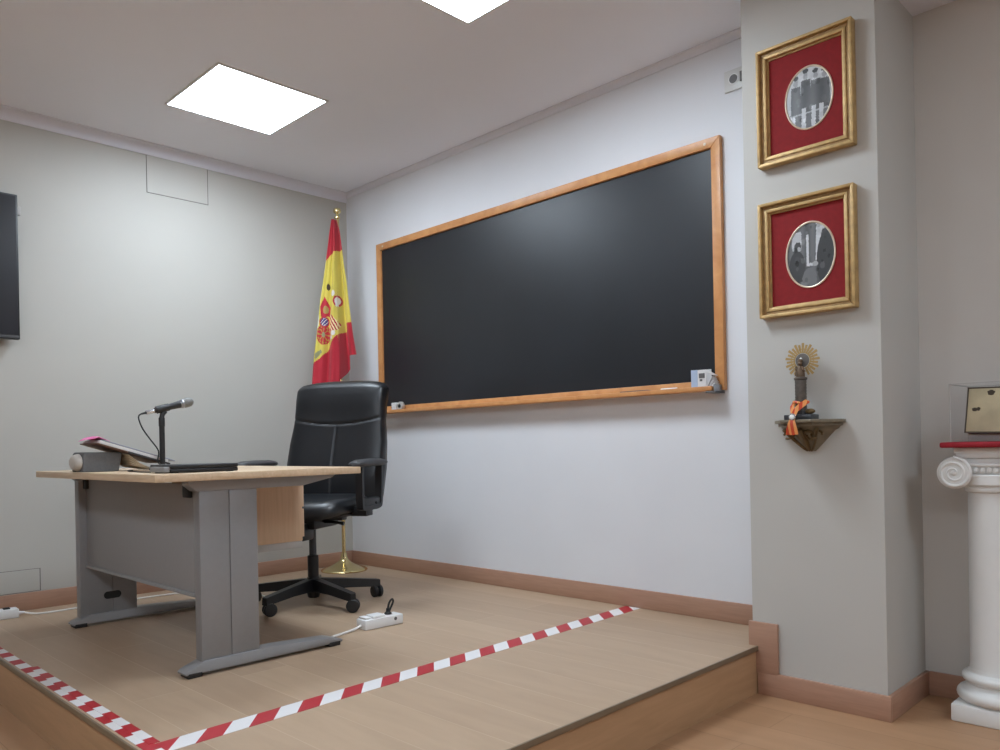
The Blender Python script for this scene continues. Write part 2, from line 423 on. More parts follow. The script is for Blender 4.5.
MB().lathe([(0.012, -0.012), (0.026, -0.012), (0.028, -0.009), (0.028, 0.009), (0.026, 0.012), (0.012, 0.012)], 24, T(0.03, 0, 0.028) @ RX(pi / 2) , cap=False).build('tape_ring', M['grey_plastic'], t)
MB().lathe([(0.008, -0.013), (0.014, -0.013), (0.014, 0.013), (0.008, 0.013)], 20, T(0.03, 0, 0.028) @ RX(pi / 2), cap=False).build('core', M['base_black'], t)
o = MB().box((-0.02, -0.02, 0), (0.02, 0.02, 0.052), 0.004).build('eraser_block', M['paper'], loc=(0.595, -0.052, tz)); tag(o, 'small white block at the far left of the chalk tray beside the roll', 'eraser')

# ------------------------------------------------------------------ television on the left wall
t = thing('television', 'large black flat television on the left wall, cut by the picture edge', 'television', (0.0, -2.095, PZ + 1.425))
tw, th = 1.34, 0.755
MB().box((0.04, -tw, 0), (0.078, 0, th), 0.004).build('casing', M['black_plastic'], t)
MB().box((0.0775, -tw + 0.010, 0.022), (0.0795, -0.010, th - 0.010)).build('screen', M['tv'], t, smooth=False)
MB().box((0.0775, -tw + 0.004, 0.004), (0.080, -0.004, 0.018), 0.001).build('lower_trim', M['dark_plastic'], t)
MB().box((0.0, -0.9, 0.2), (0.042, -0.45, 0.55), 0.004).build('wall_mount', M['black_plastic'], t)
MB().box((0.05, -0.002, 0.652), (0.07, 0.016, 0.698), 0.003).build('receiver_dongle', M['grey_plastic'], t)

# ------------------------------------------------------------------ access panels on the left wall
def access(y0, y1, z0, z1, label):
    t = thing('access_panel', label, 'access panel', (0, y0, z0))
    w, h = y1 - y0, z1 - z0
    MB().box((0, 0.003, 0.003), (0.004, w - 0.003, h)).build('cover', M['wall_grey'], t, smooth=False)
    MB().box((0, 0, 0), (0.0012, w + 0.003, h + 0.003)).build('joint', M['groove'], t, smooth=False)
access(-1.404, -1.03, PZ + 2.36, PZ + 2.592, 'flush painted hatch high on the left wall under the cornice')
access(-2.42, -2.005, PZ + 0.094, PZ + 0.212, 'flush painted cover plate low on the left wall above the skirting')

# ------------------------------------------------------------------ double socket high by the column
t = thing('wall_socket', 'white double wall socket high on the wall beside the column', 'socket', (3.045, 0, PZ + 2.440))
MB().box((-0.058, -0.010, -0.05), (0.10, 0, 0.045), 0.003).build('plate', M['socket'], t)
MB().lathe([(0.024, 0.0), (0.024, 0.004), (0.020, 0.004), (0.018, -0.002)], 28, T(-0.012, -0.009, 0) @ RX(pi / 2)).build('socket_ring', M['white_plastic'], t)
MB().lathe([(0.019, 0), (0.019, 0.0042)], 28, T(-0.012, -0.0095, 0) @ RX(pi / 2)).build('socket_well', M['socket_dark'], t)
MB().box((0.020, -0.016, -0.022), (0.040, -0.008, 0.022), 0.002).build('outlet_tab', M['socket_dark'], t)

# ------------------------------------------------------------------ flag on a brass pole
PX, PY = 0.242, -0.240
t = thing('flag_stand', 'tall polished brass flag pole on a round domed base in the corner', 'flag stand', (PX, PY, PZ))
MB().lathe([(0.152, 0), (0.155, 0.006), (0.150, 0.012), (0.120, 0.024), (0.080, 0.040), (0.045, 0.058), (0.030, 0.072), (0.024, 0.085), (0.020, 0.11), (0.018, 0.12)], 56).build('domed_base', M['brass'], t)
MB().lathe([(0.0125, 0.10), (0.0125, 2.375), (0.011, 2.380)], 20).build('pole', M['brass'], t)
MB().lathe([(0.012, 2.370), (0.020, 2.377), (0.020, 2.385), (0.011, 2.393), (0.010, 2.403), (0.024, 2.415), (0.027, 2.427), (0.022, 2.441), (0.008, 2.449)], 24).build('finial', M['brass'], t)

# the cloth hangs in the plane that faces the room, e is its sideways direction
e = Vector((0.713, 0.701, 0)); nrm = Vector((0.701, -0.713, 0))
VR = [(219, 333.2, 337.5), (230, 331.4, 340.5), (249, 329, 342.8), (262, 327.4, 344), (280, 325, 346.5), (300, 322, 348.5), (319, 320, 350.6), (335, 318.3, 352.6), (352, 316.3, 355.5), (366, 315, 356.5), (381, 314, 357), (430, 311, 357)]
def interp(tab, v, k):
    if v <= tab[0][0]: return tab[0][k]
    for a, b in zip(tab, tab[1:]):
        if v <= b[0]:
            f = (v - a[0]) / (b[0] - a[0]); return a[k] + (b[k] - a[k]) * f
    return tab[-1][k]
def vbot(s):
    if s < 0.60: return 432 - 20 * s
    if s < 0.62: return 400
    if s < 0.80: return 378 - (s - 0.62) / 0.18 * 12
    return 352.5
PXM = 146.0
def inpoly(p, poly):
    x, y = p; c = False; n = len(poly); j = n - 1
    for i in range(n):
        xi, yi = poly[i]; xj, yj = poly[j]
        if (yi > y) != (yj > y) and x < (xj - xi) * (y - yi) / (yj - yi) + xi: c = not c
        j = i
    return c
FR, FY = rgb(182, 32, 50), rgb(212, 194, 84)
FCREAM, FBLUE, FGOLD, FDK, FWH, FGR = rgb(236, 222, 170), rgb(66, 62, 120), rgb(176, 140, 60), rgb(70, 52, 34), rgb(226, 220, 214), rgb(140, 140, 104)
def top_line(u): return 262 - (u - 327) * 11 / 8 if u < 335 else 251 - (u - 335) * 2 / 7
LOWER = [(308, 368), (316, 361), (322, 356.5), (329, 349.5), (334, 338.5), (338, 333.5), (345, 329)]
def low_line(u):
    if u > 345.3: return 320
    for a, b in zip(LOWER, LOWER[1:]):
        if u <= b[0]: return a[1] + (b[1] - a[1]) * (u - a[0]) / (b[0] - a[0])
    return 329
CASTLE = [(326.5, 295.5), (332, 307), (331, 315.5), (323, 316), (322.3, 306)]
STRIP = [(331, 312), (341.3, 323), (339, 329), (331, 330)]
def ell(u, v, cu, cv, a, b): return ((u - cu) / a) ** 2 + ((v - cv) / b) ** 2
def flag_col(u, v):
    if v < top_line(u): return FR
    if v > low_line(u): return FR
    if ell(u, v, 330, 286.5, 1.6, 3.2) < 1: return FDK
    if ell(u, v, 334.5, 292.5, 1.6, 3.0) < 1: return FWH
    r = ell(u, v, 338.3, 300, 3.7, 5.6)
    if r < 1: return FWH if r < 0.42 or (v > 300 and abs(u - 338) < 1.2) else FR
    r = ell(u, v, 326, 321, 4.4, 5.4)
    if r < 1:
        if r > 0.62: return FR
        return FWH if (int(u * 1.3) + int(v * 1.1)) % 4 == 0 else FBLUE
    if inpoly((u, v), CASTLE):
        q = ell(u, v, 327.4, 309, 2.6, 4.0)
        if q < 1: return FGR if (int(u * 1.5) + int(v * 1.2)) % 3 == 0 else FGOLD
        return FR
    if inpoly((u, v), STRIP):
        return FR if math.fmod((u - 331) * 1.05 - (v - 312) * 0.55 + 60, 3.0) < 1.5 else FCREAM
    r = ell(u, v, 325.3, 333.5, 6.4, 10)
    if r < 1:
        a = math.atan2((v - 333.5) / 10, (u - 325.3) / 6.4)
        if 0.80 < r: return FR
        if 0.55 < r: return FGOLD if math.fmod(a * 6 / pi + 12, 1.0) < 0.5 else FR
        if r < 0.06: return FGR
        return FGOLD if math.fmod(a * 4 / pi + 16, 1.0) < 0.28 else FR
    if ell(u, v, 334.3, 331.5, 2.2, 2.8) < 1 or ell(u, v, 332, 336, 1.5, 2) < 1: return FWH
    if ell(u, v, 319.8, 319, 1.4, 8) < 1: return FWH
    if inpoly((u, v), [(317, 352), (323, 348), (324, 351), (317.2, 358)]): return FGR
    return FY
NS, NT = 110, 260
bm = bmesh.new(); cl = bm.loops.layers.color if False else bm.loops.layers.float_color.new('print')
grid = []; uvs = {}
for j in range(NT + 1):
    row = []
    for i in range(NS + 1):
        s = i / NS; tt = j / NT
        v = 219 + tt * (vbot(s) - 219)
        ul, ur = interp(VR, v, 1), interp(VR, v, 2)
        u = ul + (ur - ul) * s
        grow = 0.25 + 0.75 * tt
        d = 0.030 * grow * sin(s * 2 * pi * 2.1 + 0.5) + 0.012 * grow * sin(s * 2 * pi * 4.6 + tt * 2.0)
        # deep crease, the right-hand fold falls behind the main sheet
        k = 1 / (1 + math.exp(-(s - 0.62) * 60)); d -= 0.045 * k * grow
        d += 0.05 * math.exp(-((s - 0.30) / 0.28) ** 2) * grow
        p = Vector((PX, PY, 0)) + e * ((u - 336.6 - (v - 219) * 0.012) / PXM) + nrm * (0.066 + d)
        z = PZ + 2.350 - (v - 219) / 148.6
        w = bm.verts.new((p.x - PX, p.y - PY, z - PZ)); row.append(w); uvs[w] = (u, v)
    grid.append(row)
for j in range(NT):
    for i in range(NS):
        f = bm.faces.new((grid[j][i], grid[j + 1][i], grid[j + 1][i + 1], grid[j][i + 1])); f.smooth = True
        cu = sum(uvs[w][0] for w in f.verts) / 4; cv = sum(uvs[w][1] for w in f.verts) / 4
        c = flag_col(cu, cv)
        for l in f.loops: l[cl] = c
me = bpy.data.meshes.new('flag'); bm.to_mesh(me); bm.free(); me.materials.append(M['flag'])
fo = bpy.data.objects.new('flag', me); COL.objects.link(fo); fo.location = (PX, PY, PZ)
so = fo.modifiers.new('thickness', 'SOLIDIFY'); so.thickness = 0.0016; so.offset = 0
tag(fo, 'red and yellow striped cloth flag with a coat of arms draped from the brass pole', 'flag')

# ------------------------------------------------------------------ desk
dz = PZ
dk = thing('desk', 'office desk with light wood top and grey metal legs', 'desk', (1.27, -1.75, dz))
def L(x, y, z): return (x - 1.27, y + 1.75, z)
MB().box(L(0.60, -2.173, 0.717), L(1.985, -1.318, 0.745), 0.003).build('tabletop', M['desk_wood'], dk)
def leg(x, name='leg', hole=False):
    m = MB(); y0 = -2.020 if hole else -1.990
    m.box(L(x - 0.026, y0, 0.04), L(x + 0.026, -1.876, 0.70), 0.004)
    m.box(L(x - 0.026, -1.873, 0.04), L(x + 0.026, -1.760, 0.70), 0.004)
    m.box(L(x - 0.021, -1.90, 0.04), L(x + 0.021, -1.84, 0.70))
    # cantilever arm under the top, tapering to the rear
    m.prism([(-2.03, 0.717), (-1.40, 0.717), (-1.42, 0.704), (-1.56, 0.676), (-2.00, 0.676), (-2.03, 0.70)], x - 0.03, x + 0.03,
            Matrix(((0, 0, 1, -1.27), (1, 0, 0, 1.75), (0, 1, 0, 0), (0, 0, 0, 1))), 0.003)
    lg = m.build(name, M['desk_grey'], dk)
    f = MB()
    f.prism([(-2.055, 0.012), (-1.390, 0.012), (-1.387, 0.022), (-1.45, 0.040), (-1.70, 0.054), (-1.98, 0.054), (-2.045, 0.030), (-2.058, 0.02)], x - 0.036, x + 0.036,
            Matrix(((0, 0, 1, -1.27), (1, 0, 0, 1.75), (0, 1, 0, 0), (0, 0, 0, 1))), 0.004)
    f.build('foot_bar', M['desk_grey'], lg)
    for y0 in (-2.048, -1.455):
        MB().box(L(x - 0.030, y0, 0.0), L(x + 0.0365, y0 + 0.055, 0.020), 0.003).build('foot_pad', M['black_plastic'], lg)
    if hole:
        mm = MB()
        pts = []
        for k in range(24):
            a = 2 * pi * k / 24; cx_ = 0.022 if cos(a) > 0 else -0.022
            pts.append((-1.875 + cx_ + 0.018 * cos(a), 0.135 + 0.018 * sin(a)))
        mm.prism(pts, x + 0.0250, x + 0.0275, Matrix(((0, 0, 1, -1.27), (1, 0, 0, 1.75), (0, 1, 0, 0), (0, 0, 0, 1))))
        mm.build('cable_hole', M['slot'], lg)
    return lg
leg(1.895); leg(0.665, hole=True)
mp = MB().box(L(0.690, -1.985, 0.29), L(1.870, -1.965, 0.700), 0.002).box(L(0.690, -1.993, 0.280), L(1.870, -1.950, 0.294), 0.003)
mp = mp.build('modesty_panel', M['desk_panel'], dk)
MB().box(L(1.800, -2.001, 0.650), L(1.856, -1.983, 0.700), 0.005).build('panel_clip', M['slot'], mp)
MB().box(L(0.692, -2.001, 0.655), L(0.73, -1.983, 0.70), 0.004).build('panel_clip', M['slot'], mp)
du = MB().box(L(1.08, -1.74, 0.398), L(1.50, -1.310, 0.700), 0.002).build('drawer_unit', M['desk_side'], dk)
MB().box(L(1.085, -1.735, 0.366), L(1.498, -1.310, 0.398), 0.003).build('bottom_tray', M['grey_plastic'], du)
MB().box(L(1.09, -1.310, 0.415), L(1.49, -1.294, 0.545), 0.002).box(L(1.09, -1.310, 0.555), L(1.49, -1.294, 0.69), 0.002).build('drawer_front', M['desk_side'], du)

# ------------------------------------------------------------------ things on the desk
TZ = dz + 0.745
# small grey box with a rounded pale end
t = thing('speaker_box', 'dark grey box with a pale rounded end propping up the tilted folder', 'box', (1.11, -2.068, TZ))
MB().prism([(-0.082, 0), (0.062, 0), (0.076, 0.076), (0.070, 0.082), (-0.072, 0.084), (-0.079, 0.076)], -0.07, 0.07,
           Matrix(((0, 0, 1, 0), (1, 0, 0, 0), (0, 1, 0, 0), (0, 0, 0, 1))), 0.004).build('fabric_shell', M['fabric_dark'], t)
rings = []
for k in range(7):
    a = k / 6 * pi / 2; sc_ = cos(a * 0.72)
    rings.append([(0.064 * sc_ * cx * (1 if True else 1), -0.078 - 0.026 * sin(a), 0.040 + 0.037 * sc_ * cz) for cx, cz in
                  [(cos(2 * pi * q / 24) ** 1 * 1.0, sin(2 * pi * q / 24)) for q in range(24)]])
e2 = MB().loft(rings).build('pale_end', M['pale_shell'], t)
for sx, sz in ((0.034, 0.056), (0.006, 0.040)):
    MB().ball((sx, -0.092, sz), 0.007, 1, 0.9, 1, 10).build('end_button', M['slot'], e2)

# tilted folder of papers leaning from the box down to the laptop
t = thing('folder', 'open grey folder of papers tilted over the small grey box, pink note on top', 'folder', (1.222, -1.975, TZ))
tilt = math.atan2(0.095, 0.300)
Mt = T(0.006, 0.008, 0.0735) @ RX(-tilt)
MB().box((-0.22, -0.148, 0.000), (0.0, 0.150, 0.005), 0.002, mtx=Mt).build('lower_cover', M['brown_board'], t)
MB().box((-0.21, -0.142, 0.0055), (0.003, 0.155, 0.018), 0.001, mtx=Mt).build('paper_block', M['paper'], t)
MB().box((-0.212, -0.132, 0.0185), (0.004, 0.185, 0.024), 0.002, mtx=Mt).build('upper_cover', M['folder'], t)
MB().box((0.0, -0.02, -0.003), (0.005, 0.168, 0.006), 0.002, mtx=Mt).build('spine', M['folder_dark'], t)
pk = MB()
pk.loft([[Mt @ Vector((x, y0, z0)), Mt @ Vector((x, y1, z1)), Mt @ Vector((x, y2, z2)), Mt @ Vector((x, y2 - 0.002, z2)), Mt @ Vector((x, y1 - 0.002, z1 + 0.002)), Mt @ Vector((x, y0, z0 + 0.002))]
         for x, y0, z0, y1, z1, y2, z2 in ((-0.175, -0.10, 0.0245, -0.150, 0.0255, -0.168, 0.006), (-0.12, -0.10, 0.0245, -0.152, 0.028, -0.170, 0.010), (-0.06, -0.10, 0.0245, -0.150, 0.031, -0.168, 0.014), (-0.006, -0.10, 0.0245, -0.146, 0.030, -0.162, 0.018))])
pk.build('pink_note', M['pink'], t)
sh = MB()
for k in range(5):
    y0, y1 = -0.008 + 0.003 * k, 0.10 - 0.012 * k
    z0, z1 = 0.070 - 0.011 * k, 0.004 + 0.002 * k
    ring = []
    sh.loft([[(x, y0, z0), (x, (y0 + y1) / 2, (z0 + z1) / 2 - 0.010 + 0.003 * k), (x, y1, z1), (x, y1, z1 + 0.0012), (x, (y0 + y1) / 2, (z0 + z1) / 2 - 0.0085 + 0.003 * k), (x, y0, z0 + 0.0012)] for x in (-0.19, 0.004 - 0.002 * k)])
sh.build('loose_pages', M['paper_cream'], t)

# laptop
t = thing('laptop', 'closed black laptop lying along the right edge of the desk top', 'laptop', (1.79, -1.962, TZ))
MB().box((-0.075, -0.122, 0.002), (0.11, 0.138, 0.016), 0.004).build('laptop_base', M['black_plastic'], t)
MB().box((-0.075, -0.122, 0.0165), (0.11, 0.138, 0.031), 0.004).build('laptop_lid', M['black_plastic'], t)
MB().box((-0.03, -0.142, 0.004), (0.104, -0.118, 0.024), 0.004).build('grey_end', M['desk_panel'], t)
for sx in (-0.06, 0.085):
    for sy in (-0.10, 0.11): MB().box((sx, sy - 0.01, 0), (sx + 0.02, sy + 0.01, 0.003)).build('rubber_foot', M['slot'], t)
o = MB().tube(catmull([(1.685, -2.07, 0.003), (1.60, -2.075, 0.003), (1.45, -2.05, 0.003), (1.32, -2.02, 0.003), (1.26, -1.98, 0.003)], 6), 0.0028, 8).build('laptop_cable', M['slot'], loc=(0, 0, TZ))
tag(o, 'thin black cable running flat on the desk from the laptop to under the folder', 'cable')

# microphone on a short stand
mx, my = 1.25, -1.848
t = thing('microphone_stand', 'short black desk stand holding the microphone up behind the folder', 'microphone stand', (mx, my, TZ))
MB().lathe([(0.055, 0), (0.056, 0.006), (0.050, 0.011), (0.016, 0.016), (0.012, 0.022)], 32).build('round_base', M['black_plastic'], t)
MB().lathe([(0.0115, 0.015), (0.0115, 0.19), (0.0132, 0.192), (0.0132, 0.226), (0.012, 0.230)], 18).build('stem', M['black_plastic'], t)
cd = Vector((0, 0.965, 0.26)).normalized()
clip = MB().tube([Vector((0, 0, 0.228)), Vector((0, 0.004, 0.245)), Vector((0, 0.016, 0.258))], [0.0105, 0.011, 0.011], 14)
c0 = Vector((0, -0.022, 0.262))
clip.tube([c0, c0 + cd * 0.055], 0.0165, 16)
clip.build('clip', M['black_plastic'], t)
t = thing('microphone', 'black handheld microphone with silver mesh head pointing to the chair', 'microphone', (mx, my, TZ))
q = cd.to_track_quat('Z', 'Y').to_matrix().to_4x4()
B = T(*(c0 - cd * 0.012)) @ q
MB().lathe([(0.0095, 0), (0.0110, 0.004), (0.0150, 0.10), (0.0165, 0.118), (0.016, 0.121)], 20, B).build('body', M['black_plastic'], t)
MB().lathe([(0.0165, 0.119), (0.0195, 0.124), (0.0205, 0.130), (0.0195, 0.136)], 22, B).build('collar', M['steel'], t)
hd = mat('mesh grille', rgb(128, 128, 126), 0.55, metal=0.4, noise=0.3, scale=400, bump=0.6, bscale=700)
MB().lathe([(0.0195, 0.134), (0.0215, 0.142), (0.0218, 0.155), (0.020, 0.167), (0.015, 0.176), (0.008, 0.181), (0.001, 0.182)], 22, B).build('mesh_head', hd, t)
MB().lathe([(0.0085, -0.034), (0.0095, -0.032), (0.0095, 0.0), (0.008, 0.001)], 16, B).build('connector', M['silver'], t)
c1 = c0 - cd * 0.046
pts = [c1 + cd * 0.004, c1 - cd * 0.022, Vector((0, c1.y - 0.032, 0.228)), Vector((0, c1.y - 0.018, 0.185)), Vector((0, -0.055, 0.14)), Vector((0, -0.022, 0.095)), Vector((0.0, -0.016, 0.07)), Vector((0.018, -0.028, 0.04)), Vector((0.05, -0.03, 0.022))]
MB().tube(catmull(pts, 6), 0.0032, 8).tube([c1 + cd * 0.006, c1 - cd * 0.022], [0.006, 0.0038], 10).build('cable', M['slot'], t)

# ------------------------------------------------------------------ office chair
ch = thing('office_chair', 'black leather high-backed swivel chair behind the desk', 'chair', (1.068, -0.990, dz), rad(29))
def local(m): return m
# five star base and castors
for k in range(5):
    a = rad(-29) + 2 * pi * k / 5
    Rk = RZ(a)
    m = MB()
    m.loft([[(0.028, -0.026, 0.070), (0.028, 0.026, 0.070), (0.028, 0.022, 0.135), (0.028, -0.022, 0.135)],
            [(0.18, -0.024, 0.070), (0.18, 0.024, 0.070), (0.18, 0.019, 0.118), (0.18, -0.019, 0.118)],
            [(0.352, -0.022, 0.058), (0.352, 0.022, 0.058), (0.352, 0.018, 0.098), (0.352, -0.018, 0.098)],
            [(0.366, -0.016, 0.058), (0.366, 0.016, 0.058), (0.366, 0.014, 0.094), (0.366, -0.014, 0.094)]], mtx=Rk)
    sp = m.build('base_spoke', M['chair_black'], ch)
    w = MB()
    sw = rad([47, -8, -60, 20, 75][k]) + rad(-29) - a
    Wm = Rk @ T(0.345, 0, 0) @ RZ(sw)
    for sy in (-1, 1):
        w.lathe([(0.010, -0.011), (0.029, -0.010), (0.033, -0.006), (0.033, 0.006), (0.029, 0.010), (0.012, 0.011)], 26, Wm @ T(0.010, sy * 0.016, 0.033) @ RX(pi / 2))
    w.box((-0.006, -0.006, 0.018), (0.03, 0.006, 0.050), 0.003, mtx=Wm).lathe([(0.008, 0.045), (0.008, 0.075)], 12, Wm)
    w.build('castor', M['black_plastic'], sp)
MB().lathe([(0.028, 0.034), (0.031, 0.038), (0.036, 0.064), (0.036, 0.13), (0.032, 0.142), (0.029, 0.145), (0.029, 0.255), (0.026, 0.258)], 24).build('base_hub', M['chair_black'], ch)
MB().lathe([(0.019, 0.25), (0.019, 0.42)], 18).build('gas_lift', M['dark_plastic'], ch)
mc = MB().box((-0.085, -0.13, 0.405), (0.085, 0.14, 0.475), 0.014).box((-0.045, -0.21, 0.350), (0.045, -0.06, 0.44), 0.012).box((-0.19, -0.03, 0.445), (0.19, 0.03, 0.475), 0.006)
mc.tube([(0.07, -0.02, 0.44), (0.17, -0.03, 0.435), (0.20, -0.03, 0.43)], [0.008, 0.008, 0.011], 10)
mc.build('tilt_mechanism', M['chair_black'], ch)
# seat: a thick leather cushion with a waterfall front
def superellipse(hx, hy, n=40, p=4.0):
    out = []
    for k in range(n):
        a = 2 * pi * k / n; c_, s_ = cos(a), sin(a)
        out.append((hx * math.copysign(abs(c_) ** (2 / p), c_), hy * math.copysign(abs(s_) ** (2 / p), s_)))
    return out
def cushion(hx, hy, prof, zf):
    m = MB(); rings = []
    for f, z in prof:
        rings.append([(x * f, y * f, z + zf(x * f, y * f, z)) for x, y in superellipse(hx, hy)])
    return m.loft(rings)
zf = lambda x, y, z: (-0.030 * max(0, (-y - 0.13) / 0.12) ** 2 if y < -0.13 else 0) + 0.01 * max(0, (y - 0.0)) / 0.25
st = cushion(0.265, 0.255, [(0.86, 0.482), (0.97, 0.488), (1.0, 0.504), (1.0, 0.522), (0.975, 0.542), (0.92, 0.557), (0.82, 0.564), (0.55, 0.560), (0.2, 0.558)], zf)
st.build('seat', M['leather'], ch, angle=60)
sb = cushion(0.255, 0.245, [(0.80, 0.468), (0.98, 0.472), (1.0, 0.484), (0.9, 0.490)], lambda x, y, z: 0)
sb.build('seat_pan', M['chair_black'], ch)
# backrest
HB = 0.725
BACK0, LEAN = 0.270, 0.13
def bw(t):     # half width by height
    tab = [(0, 0.272), (0.1, 0.290), (0.30, 0.300), (0.50, 0.294), (0.66, 0.279), (0.80, 0.277), (0.95, 0.278), (1.0, 0.272)]
    for a, b in zip(tab, tab[1:]):
        if t <= b[0]: return a[1] + (b[1] - a[1]) * (t - a[0]) / (b[0] - a[0])
    return tab[-1][1]
def seam(tx): return 0.700 - 0.048 * (1 - tx * tx)
def front(tx, t):
    """depth of the padded front (towards -y) at sideways tx in -1..1 and height t"""
    edge = (1 - abs(tx) ** 5) ** 0.5 if abs(tx) < 1 else 0
    ends = min(1, (1 - t) / 0.05) ** 0.5 * min(1, t / 0.05) ** 0.5 if 0 < t < 1 else 0
    d = 0.052 + 0.020 * math.exp(-((t - 0.28) / 0.22) ** 2)
    d += 0.014 * math.exp(-((t - 0.86) / 0.12) ** 2)
    d -= 0.009 * math.exp(-((t - seam(tx)) / 0.009) ** 2)
    if t < seam(tx): d -= 0.006 * math.exp(-(tx / 0.018) ** 2) * min(1, (seam(tx) - t) / 0.03)
    return d * (edge * ends) ** 0.5 + 0.012
def backy(t): return BACK0 + LEAN * t + 0.030 * (t - 0.25) ** 2
NX, NZ = 72, 96
bm = bmesh.new(); F = []; Bk = []
for j in range(NZ + 1):
    t_ = j / NZ; rf = []; rb = []
    top_drop = lambda tx: 0.018 * abs(tx) ** 3.0 * max(0, (t_ - 0.7) / 0.3)
    for i in range(NX + 1):
        tx = -1 + 2 * i / NX
        x = tx * bw(t_); z = 0.490 + HB * t_ - top_drop(tx)
        # rounded corners at the top
        if t_ > 0.93: x *= 1 - 0.10 * ((t_ - 0.93) / 0.07) ** 2.2 * abs(tx)
        wrap = 0.018 * tx * tx
        rf.append(bm.verts.new((x, backy(t_) - front(tx, t_) - wrap, z)))
        rb.append(bm.verts.new((x * 0.985, backy(t_) + 0.026 + 0.012 * (1 - abs(tx) ** 6) * (1 - abs(2 * t_ - 1) ** 8) - wrap, z)))
    F.append(rf); Bk.append(rb)
for j in range(NZ):
    for i in range(NX):
        bm.faces.new((F[j][i], F[j][i + 1], F[j + 1][i + 1], F[j + 1][i]))
        bm.faces.new((Bk[j][i], Bk[j + 1][i], Bk[j + 1][i + 1], Bk[j][i + 1]))
    bm.faces.new((F[j][0], F[j + 1][0], Bk[j + 1][0], Bk[j][0])); bm.faces.new((F[j][NX], Bk[j][NX], Bk[j + 1][NX], F[j + 1][NX]))
for i in range(NX):
    bm.faces.new((F[0][i], Bk[0][i], Bk[0][i + 1], F[0][i + 1])); bm.faces.new((F[NZ][i], F[NZ][i + 1], Bk[NZ][i + 1], Bk[NZ][i]))
bmesh.ops.recalc_face_normals(bm, faces=bm.faces)
k_ = MB(); k_.bm.free(); k_.bm = bm
bk = k_.build('backrest', M['leather'], ch, angle=70)
# pale stitching along the seams
stp = [(tx * bw(seam(tx)) , backy(seam(tx)) - front(tx, seam(tx)) - 0.018 * tx * tx - 0.001, 0.490 + HB * seam(tx) - 0.004) for tx in [-0.97 + 1.94 * q / 30 for q in range(31)]]
MB().tube(stp, 0.0016, 6).build('seam_piping', M['dark_plastic'], bk)
# back support bar joining seat and back
MB().loft([[(x, y, z) for x, y, z in ((-w, y0, z0), (w, y0, z0), (w, y1, z1), (-w, y1, z1))] for w, y0, z0, y1, z1 in
           ((0.045, 0.05, 0.445, 0.05, 0.470), (0.045, 0.27, 0.450, 0.255, 0.476), (0.06, 0.315, 0.47, 0.29, 0.47), (0.06, 0.33, 0.70, 0.27, 0.70))]).build('back_bar', M['chair_black'], ch)
# arms: a rectangular loop with a curved pad
for sx in (-1, 1):
    x0 = 0.335 * sx
    a = MB()
    path = [(x0, -0.105, 0.735), (x0, -0.110, 0.64), (x0, -0.108, 0.535), (x0, -0.09, 0.515), (x0, 0.0, 0.512), (x0, 0.09, 0.516), (x0, 0.115, 0.54), (x0, 0.125, 0.64), (x0, 0.13, 0.735)]
    # flat bar section
    pts = catmull(path, 4)
    rings = []
    for i, p in enumerate(pts):
        d = (pts[min(i + 1, len(pts) - 1)] - pts[max(i - 1, 0)]).normalized()
        side = Vector((1, 0, 0)); n_ = d.cross(side).normalized()
        rings.append([p + side * 0.019 + n_ * 0.011, p - side * 0.019 + n_ * 0.011, p - side * 0.019 - n_ * 0.011, p + side * 0.019 - n_ * 0.011])
    a.loft(rings)
    a.box((x0 - 0.016, -0.095, 0.502), (x0 + 0.016, 0.10, 0.565), 0.008)
    a.box((min(x0, x0 - sx * 0.14), -0.04, 0.470), (max(x0, x0 - sx * 0.14), 0.04, 0.520), 0.004)
    ar = a.build('armrest', M['chair_black'], ch)
    rings = []
    for y, w, z, h in ((-0.175, 0.018, 0.740, 0.010), (-0.165, 0.034, 0.742, 0.016), (-0.12, 0.044, 0.745, 0.020), (0.0, 0.046, 0.747, 0.021), (0.12, 0.044, 0.747, 0.020), (0.165, 0.034, 0.746, 0.016), (0.178, 0.018, 0.745, 0.010)):
        rings.append([(x0 + w * cos(2 * pi * q / 20), y, z + h * sin(2 * pi * q / 20)) for q in range(20)])
    MB().loft(rings).build('arm_pad', M['dark_plastic'], ar, angle=60)
    MB().lathe([(0.008, 0), (0.008, 0.004), (0.004, 0.005)], 12, T(x0 + sx * 0.016, 0.045, 0.535) @ RY(sx * pi / 2)).build('arm_bolt', M['slot'], ar)

# ------------------------------------------------------------------ power strips and floor cables
def power_strip(loc, rz, label, n, length):
    t = thing('power_strip', label, 'power strip', loc, rz)
    h = length / 2
    b = MB().box((-0.038, -h, 0.0), (0.038, h, 0.046), 0.006).build('casing', M['white_plastic'], t)
    return t, h
t, h = power_strip((1.775, -1.080, dz), rad(-2), 'white power strip with a black plug standing on the platform beside the desk foot', 3, 0.21)
MB().box((-0.028, -0.098, 0.0455), (0.028, -0.066, 0.056), 0.004).build('switch', M['white_plastic'], t)
MB().box((-0.032, -0.058, 0.0455), (0.032, 0.010, 0.058), 0.005).build('white_plug', M['white_plastic'], t)
MB().lathe([(0.021, 0.0455), (0.021, 0.0475), (0.017, 0.048)], 22, T(0, 0.045, 0)).build('socket_well', M['grey_plastic'], t)
MB().lathe([(0.008, 0), (0.008, 0.001)], 16, T(0.0385, 0.060, 0.030) @ RY(pi / 2)).build('indicator', M['socket_dark'], t)
bp = MB().lathe([(0.017, 0.048), (0.018, 0.052), (0.010, 0.060), (0.008, 0.075)], 18, T(0, 0.045, 0))
